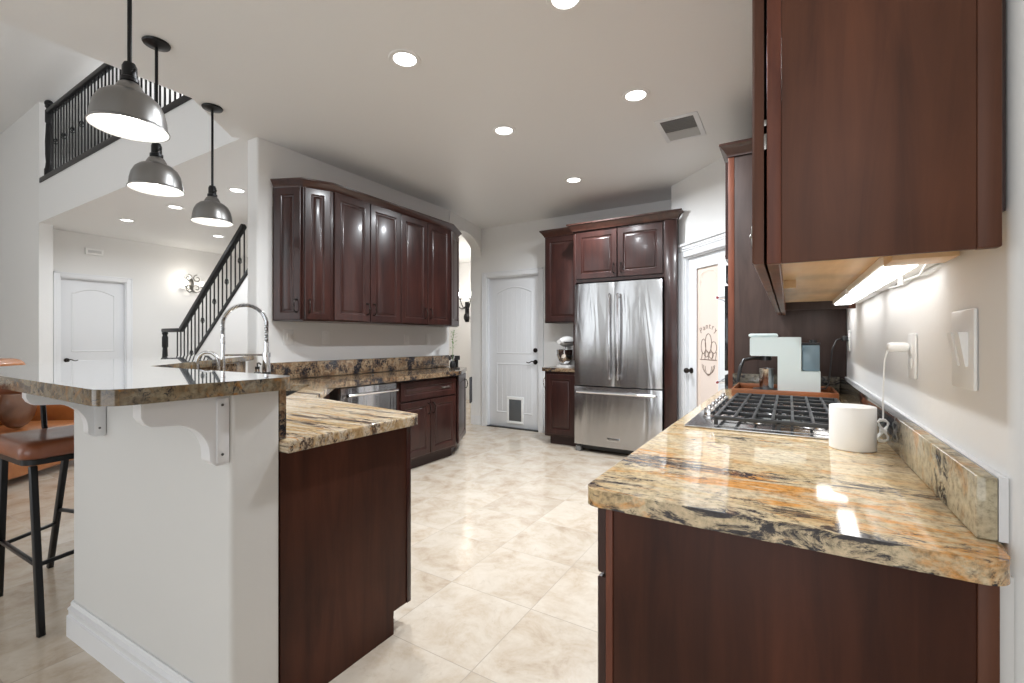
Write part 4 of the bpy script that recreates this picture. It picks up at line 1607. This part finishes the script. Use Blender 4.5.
def corbel(x, thick=.05):
    yw = .7255 + (x + 1.417) * .0359
    """profile in the y-z plane, from the wall face y=.714 towards -y"""
    W = .215
    pr = [(0, 0), (0, -.205), (-.035, -.205)]
    pr += [(-.040 - .0 - .012 * math.sin(t), -.195 + .0 + .012 * (1 - math.cos(t))) for t in (.4, .9, 1.4)]
    for i in range(9):
        t = i / 8 * PI / 2
        pr.append((-.052 - .095 * (1 - math.cos(t)) * 1.0, -.170 + .100 * math.sin(t)))
    pr += [(-.175, -.068), (-.195, -.066), (-.207, -.056), (-W, -.040), (-W, 0)]
    mb = MB()
    M = Matrix(((0, 1, 0, x - thick), (1, 0, 0, yw), (0, 0, 1, 1.0685), (0, 0, 0, 1)))
    mb.prof(pr, 0, thick, M)
    c_ = put('corbel', mb, TRIM, bar_, True)
    f = MB().box(x, yw - .034, .872, x + .004, yw - .001, 1.06, .001)
    put('mounting_plate', f, TRIM, c_, True)
    s_ = MB()
    for z in (.895, 1.04):
        s_.cyl((x + .004, yw - .02, z), (x + .0055, yw - .02, z), .004, n=10)
    put('screw', s_, plain('screw_dark', (.1, .1, .1), .4, .5), c_, True)


corbel(-1.4225)
corbel(-2.25)
put('riser', MB().prism([(-1.417, .880), (-1.417, .903), (RS + .0 - .903, .903), (-3.60, RS + 3.60), (-3.60, RS - .019 + 3.60), (RS - .019 - .880, .880)][::1], .906, 1.068), G_LEFT, bar_, True, 'brown granite riser')
bt = round_poly([(-3.62, 2.035), (-4.06, 1.57), (-2.91, .42), (-1.385, .42), (-1.385, .93), (-2.50, .93)], [0, .03, .08, .075, .075, .02])
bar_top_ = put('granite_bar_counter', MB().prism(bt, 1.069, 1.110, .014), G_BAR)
bar_top_.data.materials.append(G_BARTOP_SHEEN)
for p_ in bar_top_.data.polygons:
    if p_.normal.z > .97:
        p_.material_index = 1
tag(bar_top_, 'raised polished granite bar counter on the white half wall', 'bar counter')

# ---------------- faucets
FB = Vector((-2.87, 1.43, .9055))
fc = thing('kitchen_faucet', 'tall chrome spring faucet behind the bar', 'faucet', tuple(FB))
dirv = Vector((.62, .78, 0)).normalized()


def fp(s_, z):
    return FB + dirv * s_ + Vector((0, 0, z))


base = MB().cyl(fp(0, 0), fp(0, .012), .030, n=24).cyl(fp(0, .012), fp(0, .14), .019, n=20).cyl(fp(0, .14), fp(0, .36), .012, n=16)
put('body', base, CHROME, fc, True)
sps = []
R_ = .115
arcp = [fp(0, .30)] + [fp(0, .30 + .1 * t / 3) for t in range(1, 4)] + [fp(R_ - R_ * math.cos(PI * i / 16), .42 + R_ * math.sin(PI * i / 16)) for i in range(0, 16)] + [fp(2 * R_, .42), fp(2 * R_, .36), fp(2 * R_, .30)]
put('hose', MB().tube(arcp, .008, 10), BLACKP, fc, True)
# coil
coil = []
dense = []
for a, b in zip(arcp, arcp[1:]):
    for k in range(6):
        dense.append(a.lerp(b, k / 6))
tot = 0
turns = 0
side = dirv.cross(Vector((0, 0, 1)))
for i in range(len(dense) - 1):
    a, b = dense[i], dense[i + 1]
    t = (b - a).normalized()
    u = side
    v = t.cross(u)
    seg = (b - a).length
    steps = max(2, int(seg / .0009))
    for k in range(steps):
        turns += seg / steps / .0075
        coil.append(a.lerp(b, k / steps) + (u * math.cos(turns * 2 * PI) + v * math.sin(turns * 2 * PI)) * .0115)
put('spring', MB().tube(coil, .0022, 5), CHROME, fc, True)
hdm = MB().cyl(fp(2 * R_, .31), fp(2 * R_, .24), .015, n=16).cyl(fp(2 * R_, .24), fp(2 * R_, .13), .019, .023, n=18)
sh = put('spray_head', hdm, CHROME, fc, True)
put('spray_tip', MB().cyl(fp(2 * R_, .13), fp(2 * R_, .10), .024, n=18), BLACKP, sh, True)
put('support_arm', MB().cyl(fp(0, .235), fp(2 * R_ - .02, .235), .0065, n=10).cyl(fp(2 * R_, .222), fp(2 * R_, .248), .024, n=18), CHROME, fc, True)
lv_ = side * -1
put('handle', MB().cyl(fp(0, .07), fp(0, .07) + side * .06, .012, n=14).cyl(fp(0, .07) + side * .055, fp(0, .17) + side * .075, .005, n=8), CHROME, fc, True)
F2 = Vector((-2.62, 1.17, .9055))
f2 = thing('water_faucet', 'small brushed gooseneck water faucet left of the spring faucet', 'faucet', tuple(F2))
d2 = Vector((.86, .5, 0)).normalized()
d2 = Vector((.85, .53, 0))
gp = [F2 + Vector((0, 0, z)) for z in (0, .08, .16, .20)]
F2b = Vector((-2.86, 1.40, .9055))
f2.location = tuple(F2b)
WM[f2.name] = Matrix.Translation(F2b)
dl = Vector((-.25, -.97, 0)).normalized() * .13
d2 = Vector((-.84, -.54, 0))
F2b = Vector((-2.78, 1.25, .9055))
f2.location = tuple(F2b)
WM[f2.name] = Matrix.Translation(F2b)
d2 = Vector((.72, .69, 0)).normalized()
gp = [F2b + Vector((0, 0, z)) for z in (0.03, .10, .19)] + [F2b + d2 * (.052 - .052 * math.cos(PI * i / 12)) + Vector((0, 0, .20 + .058 * math.sin(PI * i / 12))) for i in range(13)] + [F2b + d2 * .104 + Vector((0, 0, z)) for z in (.18, .13)]
put('spout', MB().tube(gp, .009, 12), STEEL_D, f2, True)
put('base', MB().cyl(F2b, F2b + Vector((0, 0, .045)), .022, .016, n=20), STEEL_D, f2, True)

# soap bottle and small things by the sink
SBp = Vector((-2.72, 1.55, .9055))
sbt = thing('soap_bottle', 'clear soap bottle with a green and yellow print beside the spring faucet', 'bottle', tuple(SBp))
put('bottle', MB().lathe([(0, 0), (.030, 0), (.033, .01), (.033, .105), (.026, .125), (.012, .135), (.012, .15), (0, .15)], 24), GLASS, sbt)
put('label_print', MB().lathe([(.0335, .07), (.0342, .07), (.0342, .10), (.0335, .10)], 24), YELL, sbt)
put('pump', MB().cyl((0, 0, .15), (0, 0, .165), .013).cyl((0, 0, .165), (0, 0, .185), .004).tube([(0, 0, .185), (.02, .0, .187), (.035, 0, .18)], .005, 8), BLACKP, sbt)

# outlets on the left wall
lab = ['white switch plate on the left wall under the first angled wall cabinet', 'white outlet plate on the left wall, second from the faucet',
       'faint white outlet on the left wall above the dishwasher side of the backsplash', 'faint white outlet on the left wall nearest the arched opening']
for (yc, wy, k), l_ in zip(((2.31, .09, 'switch'), (2.675, .085, 'outlet'), (3.70, .075, 'outlet'), (4.05, .075, 'outlet')), lab):
    wall_plate('outlet' if k == 'outlet' else 'light_switch', l_, 'outlet' if k == 'outlet' else 'light switch', -3.5995, yc, 1.255 if yc < 3 else 1.235, wy, .125, k, (1, 0))

# plant on the end counter
pl = thing('bamboo_vase', 'small dark vase with a thin green sprig at the far end of the left counter', 'plant', (-3.37, 4.22, .9055))
put('vase', MB().lathe([(0, 0), (.028, 0), (.034, .02), (.03, .06), (.022, .08), (.019, .08), (.026, .05), (0, .01)], 20), BLACKP, pl)
put('glass_neck', MB().lathe([(.020, .08), (.022, .10), (.026, .15), (.024, .15), (.018, .10)], 20), GLASS, pl)
put('stem', MB().tube([(0, 0, .02), (.004, 0, .2), (-.004, .01, .34), (.02, .01, .44)], .003, 6), LEAF, pl)
lf = MB()
for k in range(34):
    z = .22 + .24 * random.random()
    a = random.random() * 2 * PI
    L = .035 + .03 * random.random()
    c0 = Vector((random.uniform(-.01, .02), random.uniform(-.01, .01), z))
    dv = Vector((math.cos(a), math.sin(a), random.uniform(-.4, .7))).normalized()
    sd = dv.cross(Vector((0, 0, 1))).normalized() * .009
    up_ = Vector((0, 0, .002))
    v_ = [lf.bm.verts.new(x_) for x_ in (c0, c0 + dv * L * .5 + sd, c0 + dv * L, c0 + dv * L * .5 - sd)]
    lf.bm.faces.new(v_)
put('foliage', lf, LEAF, pl)

# dark chair back / console in the hallway behind the counter end
hc = thing('console_table', 'dark console table in the hallway behind the arched opening', 'table', (-4.35, 5.0, 0))
put('top', MB().box(-4.75, 4.85, .95, -3.98, 5.15, 1.01, .004), BLACK, hc, True)
for xx in (-4.72, -4.02):
    for yy_ in (4.88, 5.12):
        put('leg', MB().box(xx - .02, yy_ - .02, 0, xx + .02, yy_ + .02, .95, .002), BLACK, hc, True)


# chandelier with candle bulbs beyond the arch
def scroll(c, r, turns, start, d, up, n=22):
    pts = []
    for i in range(n):
        t = i / (n - 1)
        a = start + turns * 2 * PI * t
        rr = r * (1 - .75 * t)
        pts.append(c + d * (rr * math.cos(a)) + up * (rr * math.sin(a)))
    return pts


UP = Vector((0, 0, 1))
ch = thing('wall_candelabra', 'black candle sconce glowing on the wall beyond the arched opening', 'sconce', (-5.68, 7.599, 2.0))
put('backplate', MB().box(-.05, -.02, -.40, .05, 0, .02, .01).ball((0, -.03, -.30), .07, (1, .5, 1.3)), BLACK, ch)
for k, (dx, dy) in enumerate(((-.20, -.16), (0, -.24), (.20, -.16))):
    pts = [Vector((dx * t, -.02 + (dy + .02) * t, -.05 - .12 * math.sin(PI * t) + .10 * t)) for t in [i / 10 for i in range(11)]]
    ar = put('arm', MB().tube(pts, .010, 8).lathe([(0, 0), (.035, .005), (.042, .016), (0, .012)], 16, Matrix.Translation(pts[-1])), BLACK, ch)
    cp = pts[-1] + UP * .012
    put('candle', MB().cyl(cp, cp + UP * .07, .012, n=12), WHITEP, ar)
    put('bulb', MB().ball(cp + UP * .10, .028, (1, 1, 1.9), 12), EMI_BULB, ar)

# ============================================================ STOOL
stl = thing('bar_stool', 'bar stool with a chestnut leather seat and black metal legs under the bar', 'stool', (-2.93, .71, 0))
seat_o = round_poly([(-2.655, .555), (-2.70, .92), (-3.15, .90), (-3.13, .535)][::-1], .06)
seat = MB()
cx_, cy_ = -2.91, .725


def insetp(pts, k):
    return [((p[0] - cx_) * k + cx_, (p[1] - cy_) * k + cy_) for p in pts]


lv2 = [(.90, .732), (.975, .735), (1.0, .748), (1.0, .768), (.97, .785), (.90, .797), (.75, .802), (.5, .800), (.25, .798)]
bb = seat.bm
R = [[bb.verts.new((p[0], p[1], z)) for p in insetp(seat_o, k)] for k, z in lv2]
bb.faces.new(R[0]); bb.faces.new(R[-1])
for P_, Q_ in zip(R, R[1:]):
    for i in range(len(P_)):
        j = (i + 1) % len(P_)
        bb.faces.new((P_[i], P_[j], Q_[j], Q_[i]))
put('seat', seat, STOOLL, stl, True, smooth=60)
put('seat_frame', MB().prism(insetp(seat_o, .93), .708, .731), BLACK, stl, True)
feet = [((-2.72, .60, .70), (-2.655, .61, 0)), ((-3.02, .575, .70), (-3.24, .60, 0)), ((-3.08, .80, .70), (-3.42, .82, 0)), ((-2.76, .87, .70), (-2.80, 1.03, 0))]
for a, b in feet:
    put('leg', MB().bar(a, b, .024, .024, up=(1, .2, 0), bev=.004), BLACK, stl, True)


def onleg(i, z):
    a, b = Vector(feet[i][0]), Vector(feet[i][1])
    return a.lerp(b, (a.z - z) / a.z)


for i, j, z in ((0, 1, .29), (1, 2, .27), (0, 3, .29), (2, 3, .35)):
    a, b = onleg(i, z), onleg(j, z)
    put('footrest', MB().bar(a, b, .016, .016, bev=.003), BLACK, stl, True)
for q in (.57, .745):
    put('back_post', MB().tube([(-3.12, q, .71), (-3.19, q, .80), (-3.215, q, .92), (-3.225, q, .99)], .011, 10), BLACK, stl, True)
put('backrest', MB().box(-3.245, .50, .965, -3.205, .85, 1.05, .018, seg=4), STOOLL, stl, True)

# ============================================================ SOFA
sofa = thing('leather_sofa', 'tan leather sofa seen beneath the bar at the left edge', 'sofa', (-5.90, .79, 0), math.radians(-52))


def cush(x0, y0, z0, x1, y1, z1, b=.05):
    return MB().box(x0, y0, z0, x1, y1, z1, b, seg=4)


# local y points to the front of the sofa
put('base', cush(-1.15, -.45, .06, 1.15, .47, .24, .03), TAN, sofa)
for x0, x1 in ((-.93, -.01), (.01, .93)):
    put('seat_cushion', cush(x0, -.20, .24, x1, .49, .42, .07), TAN, sofa)
    put('back_cushion', cush(x0, -.42, .40, x1, -.12, 1.05, .10), TAN, sofa)
put('backrest', cush(-1.15, -.52, .10, 1.15, -.40, .86, .04), TAN, sofa)
put('armrest', cush(-1.15, -.5, .10, -.94, .48, .60, .07), TAN, sofa)
put('armrest', cush(.94, -.5, .10, 1.15, .48, .60, .07), TAN, sofa)
for xx in (-1.08, 1.08):
    for yy_ in (-.45, .4):
        put('foot', MB().cyl((xx, yy_, 0), (xx, yy_, .07), .02), BLACK, sofa)
cu = thing('throw_pillow', 'brown throw pillow leaning on the tan sofa seat', 'pillow', (-5.97, 1.22, .43), math.radians(-40))
cm_ = MB()
cm_.ball((0, 0, .20), .21, (1, .42, .95), 20)
put('cover', cm_, BROWNC, cu)

# ============================================================ PENDANTS
def pendant(loc, label):
    t = thing('pendant_lamp', label, 'pendant lamp', loc, 0, 'pendant lamps over the bar')
    put('canopy', MB().lathe([(0, 0), (.062, 0), (.064, -.004), (.060, -.012), (.03, -.020), (.012, -.026), (0, -.026)], 32), BLACK, t)
    put('rod', MB().cyl((0, 0, -.026), (0, 0, -.555), .0075, n=12), BLACK, t)
    put('socket', MB().lathe([(0, -.54), (.018, -.545), (.024, -.56), (.024, -.60), (.030, -.604), (.030, -.618), (.024, -.622), (0, -.622)], 24)
        .cyl((0.024, 0, -.585), (.045, 0, -.585), .004, n=8).ball((.047, 0, -.585), .007, n=8), BLACK, t)
    o_ = [(.022, -.618), (.040, -.628), (.052, -.645), (.058, -.658), (.090, -.668), (.118, -.688), (.136, -.716), (.146, -.750), (.150, -.785), (.158, -.792), (.158, -.797)]
    i_ = [(.155, -.797), (.147, -.786), (.142, -.750), (.131, -.717), (.113, -.690), (.085, -.671), (.05, -.660), (.022, -.655)]
    def sc_(L):
        return [(.022 + (r - .022) * .76 if r > .022 else r, z) for r, z in L]
    s_ = put('shade', MB().lathe(sc_(o_ + i_[:1]), 48), GUNMETAL, t)
    put('shade_lining', MB().lathe(sc_([(.1545, -.7965)] + [(r - .0012, z - .0005) for r, z in i_[1:]] + [(0, -.655)]), 48), WHITEP, s_, label='white enamel lining')
    put('bulb', MB().ball((0, 0, -.72), .042, (1, 1, 1.1), 20), EMI_BULB, s_)
    return t


pn = pendant((-2.17, .742, CZ - .001), 'largest dark metal dome pendant, nearest the camera over the bar')
dup(pn, (-2.93, 1.12, CZ - .001), None, 'middle dark metal dome pendant of the three over the bar')
dup(pn, (-3.41, 1.63, CZ - .001), None, 'farthest dark metal dome pendant, closest to the left wall cabinets')

# ============================================================ DOWNLIGHTS


def downlight(x, y, label, power=20):
    t = thing('recessed_light', label, 'ceiling light', (x, y, CZ - .0005), 0, 'recessed ceiling lights')
    put('trim_ring', MB().lathe([(.062, -.001), (.066, -.006), (.088, -.006), (.092, -.001), (.090, 0), (.062, 0)], 32), WHITEP, t)
    put('lens', MB().lathe([(0, -.003), (.064, -.003), (.064, -.001), (0, -.001)], 32), EMI_DL, t)
    area('recessed_lamp', (x, y, CZ - .012), .12, power, (0, 0, 0), (.91, .96, 1.0), spread=math.radians(165))
    return t


DL = [(-1.88, 1.92, 'recessed light in the kitchen ceiling nearest the pendants, upper left of the four'),
      (-1.87, 2.97, 'recessed light in the kitchen ceiling, second along the left row'),
      (-.86, 2.99, 'recessed light in the kitchen ceiling beside the air vent'),
      (-1.85, 4.25, 'recessed light in the kitchen ceiling nearest the refrigerator'),
      (-.90, 1.97, 'recessed light cut by the top edge of the view'),
      (-7.6, 2.57, 'recessed light in the hall ceiling near the hall door, leftmost of them'),
      (-6.35, 2.62, 'recessed light in the hall ceiling between the second and third pendant'),
      (-5.07, 2.67, 'recessed light in the hall ceiling right of the farthest pendant'),
      (-7.56, 3.70, 'recessed light in the hall ceiling next to the stair rail')]
for x, y, l_ in DL:
    downlight(x, y, l_, (36 if y > 4 else 24) if x > -4 else 13)

# air vent
vt = thing('air_vent', 'white ceiling air vent with dark slots beyond the recessed light', 'air vent', (-.70, 3.63, CZ - .0005))
put('frame', MB().box(-.15, -.21, -.006, .15, .21, 0, .002), TRIM, vt)
put('dark_core', MB().box(-.115, -.175, -.009, .115, .02, -.0062), SAGE, vt)
sl = MB()
for k in range(7):
    yy_ = -.165 + k * .028
    sl.box(-.113, yy_, -.012, .113, yy_ + .007, -.009)
put('louvre', sl, SAGE, vt)
put('damper', MB().box(-.115, .03, -.009, .115, .175, -.0062), plain('vent_light_grey', (.45, .45, .44), .5), vt)


# ============================================================ STAIRS AND BALUSTRADES
def baluster(mb, p, h, knuckle=False):
    x, y, z = p
    mb.box(x - .007, y - .007, z, x + .007, y + .007, z + h)
    if knuckle:
        for a in range(4):
            t = a * PI / 2 + PI / 4
            pts = [(x + .026 * math.sin(PI * i / 8) * math.cos(t + i * .25), y + .026 * math.sin(PI * i / 8) * math.sin(t + i * .25), z + h * .5 - .045 + .09 * i / 8) for i in range(9)]
            mb.tube(pts, .005, 5)
    return mb


def newel(name, p, h, parent, base=True):
    mb = MB().lathe([(0, 0), (.05, 0), (.05, .10), (.042, .12), (.036, .18), (.034, .20), (.040, .30), (.042, h * .5), (.034, h * .72), (.030, h * .74), (.042, h * .76), (.042, h - .08), (.03, h - .06), (.03, h - .05), (.045, h - .025), (.035, h - .004), (0, h)], 20,
                    Matrix.Translation(p))
    return put(name, mb, RAILM, parent, True)


# landing balustrade
lr = thing('landing_railing', 'black balustrade of the upper landing seen above the pendants', 'railing', (-6, 2.05, 3.39))
put('shoe_rail', MB().box(-8.72, 1.99, 3.391, -3.41, 2.12, 3.44, .004).box(-8.72, 1.985, 3.37, -3.41, 1.999, 3.43, .003), RAILM, lr, True)
put('handrail', MB().box(-8.62, 2.02, 4.30, -3.45, 2.09, 4.36, .015), RAILM, lr, True)
newel('newel_post', (-8.60, 2.055, 3.44), .98, lr)
put('finial', MB().ball((-8.60, 2.055, 4.44), .05), RAILM, lr, True)
k = 0
x = -8.45
while x < -3.5:
    b_ = baluster(MB(), (x, 2.055, 3.44), .865, k % 3 == 1)
    put('baluster', b_, RAILM, lr, True)
    x += .105
    k += 1

# stair
SY = 3.40
sr = thing('staircase', 'staircase with a black handrail rising to the right behind the bar', 'staircase', (-8.2, SY + .5, 0))
sx0 = -8.10
rise, run = .178, .2265
steps = MB()
for i in range(15):
    xx = sx0 + i * run
    z1 = (i + 1) * rise
    steps.box(xx, SY + .06, max(0, z1 - .40), min(xx + run + .02, 99), SY + 1.0, z1)
stp = put('steps', steps, WALL, sr, True)
nw = MB()
slope = rise / run
xs = -7.58
zs = 1.05


def zl(x):
    return 1.05 + (x + 7.58) * slope


# skirt wall below the stringer
sk_ = MB().prof([(-8.3, 0), (-3.8, 0), (-3.8, CZ - .05), (-5.34, CZ - .05), (-7.58, 1.02), (-8.15, .57), (-8.3, .2)], SY, SY + .055,
                Matrix(((1, 0, 0, 0), (0, 1, 0, 0), (0, 0, 1, 0), (0, 0, 0, 1))))
put('skirt_wall', sk_, WALL, sr, True)
put('stringer_rail', MB().bar((-7.60, SY + .02, 1.035), (-6.0, SY + .02, 1.035 + 1.6 * slope), .07, .055, bev=.004), RAILM, sr, True)
hr = MB().bar((-8.10, SY + .02, 1.385), (-6.32, SY + .02, 1.385 + 1.78 * slope), .065, .07, bev=.012)
hr.bar((-8.70, SY + .02, 1.385), (-8.08, SY + .02, 1.385), .065, .06, bev=.012)
put('handrail', hr, RAILM, sr, True)
put('landing_step', MB().box(-8.85, SY - .15, 0, -7.95, SY + 1.0, .36, .01), WALL, sr, True)
newel('newel_post', (-8.64, SY + .02, .36), 1.0, sr)
k = 0
x = -8.22
while x < -6.3:
    zb_ = max(.36, zl(x) - .0 if x > -7.58 else .36 + max(0, (x + 8.22)) * .2)
    zt_ = 1.36 + max(0, (x + 8.10)) * slope
    b_ = baluster(MB(), (x, SY + .02, zb_), zt_ - zb_, k % 3 == 1)
    put('baluster', b_, RAILM, sr, True)
    x += .112
    k += 1

# wall sconce by the stairs
sc = thing('wall_sconce', 'ornate silver scroll wall sconce glowing beside the stairs', 'sconce', (HX + .001, 4.0, 2.22))
SILV = plain('antique_silver', (.10, .095, .09), .35, .8)
X_ = Vector((0, 1, 0))
put('backplate', MB().lathe([(0, 0), (.035, 0), (.04, .008), (.02, .018), (0, .02)], 20, Matrix.Rotation(PI / 2, 4, 'Y') @ Matrix.Scale(2.6, 4, (1, 0, 0))), SILV, sc)
for s_ in (-1, 1):
    arm = MB()
    c0 = Vector((.06, s_ * .07, .10))
    arm.tube(scroll(c0, .07, 1.1, PI * .5, X_ * s_, UP), .008, 6)
    arm.tube(scroll(Vector((.06, s_ * .06, -.07)), .075, -1.1, -PI * .5, X_ * s_, UP), .008, 6)
    arm.tube([(.01, 0, -.12), (.06, s_ * .05, -.15), (.10, s_ * .11, -.12), (.11, s_ * .13, -.06)], .008, 6)
    arm.lathe([(0, 0), (.025, .004), (.03, .015), (0, .012)], 14, Matrix.Translation((.11, s_ * .13, -.06)))
    a_ = put('arm', arm, SILV, sc)
    put('candle', MB().cyl((.11, s_ * .13, -.048), (.11, s_ * .13, .0), .010), WHITEP, a_)
    put('bulb', MB().ball((.11, s_ * .13, .025), .016, (1, 1, 1.8), 12), EMI_BULB, a_)
l = bpy.data.lights.new('sconce_lamp', 'POINT')
l.energy = 4
l.color = (1, .93, .82)
l.shadow_soft_size = .04
lo_ = bpy.data.objects.new('sconce_lamp', l)
lo_.location = (HX + .22, 3.9, 2.24)
COL.objects.link(lo_)
l = bpy.data.lights.new('candelabra_lamp', 'POINT')
l.energy = 35
l.color = (1, .95, .88)
l.shadow_soft_size = .2
lo_ = bpy.data.objects.new('candelabra_lamp', l)
lo_.location = (-5.2, 6.6, 2.2)
COL.objects.link(lo_)

# smoke alarm box over the hall door
sm = thing('door_chime', 'small white chime box above the hall door', 'chime', (HX + .0005, 2.67, 2.575))
put('cover', MB().box(0, -.11, -.05, .035, .11, .05, .008), WHITEP, sm)
put('grille', MB().box(.035, -.08, -.02, .037, .08, .02, .001), plain('grille_grey', (.6, .6, .6), .5), sm)
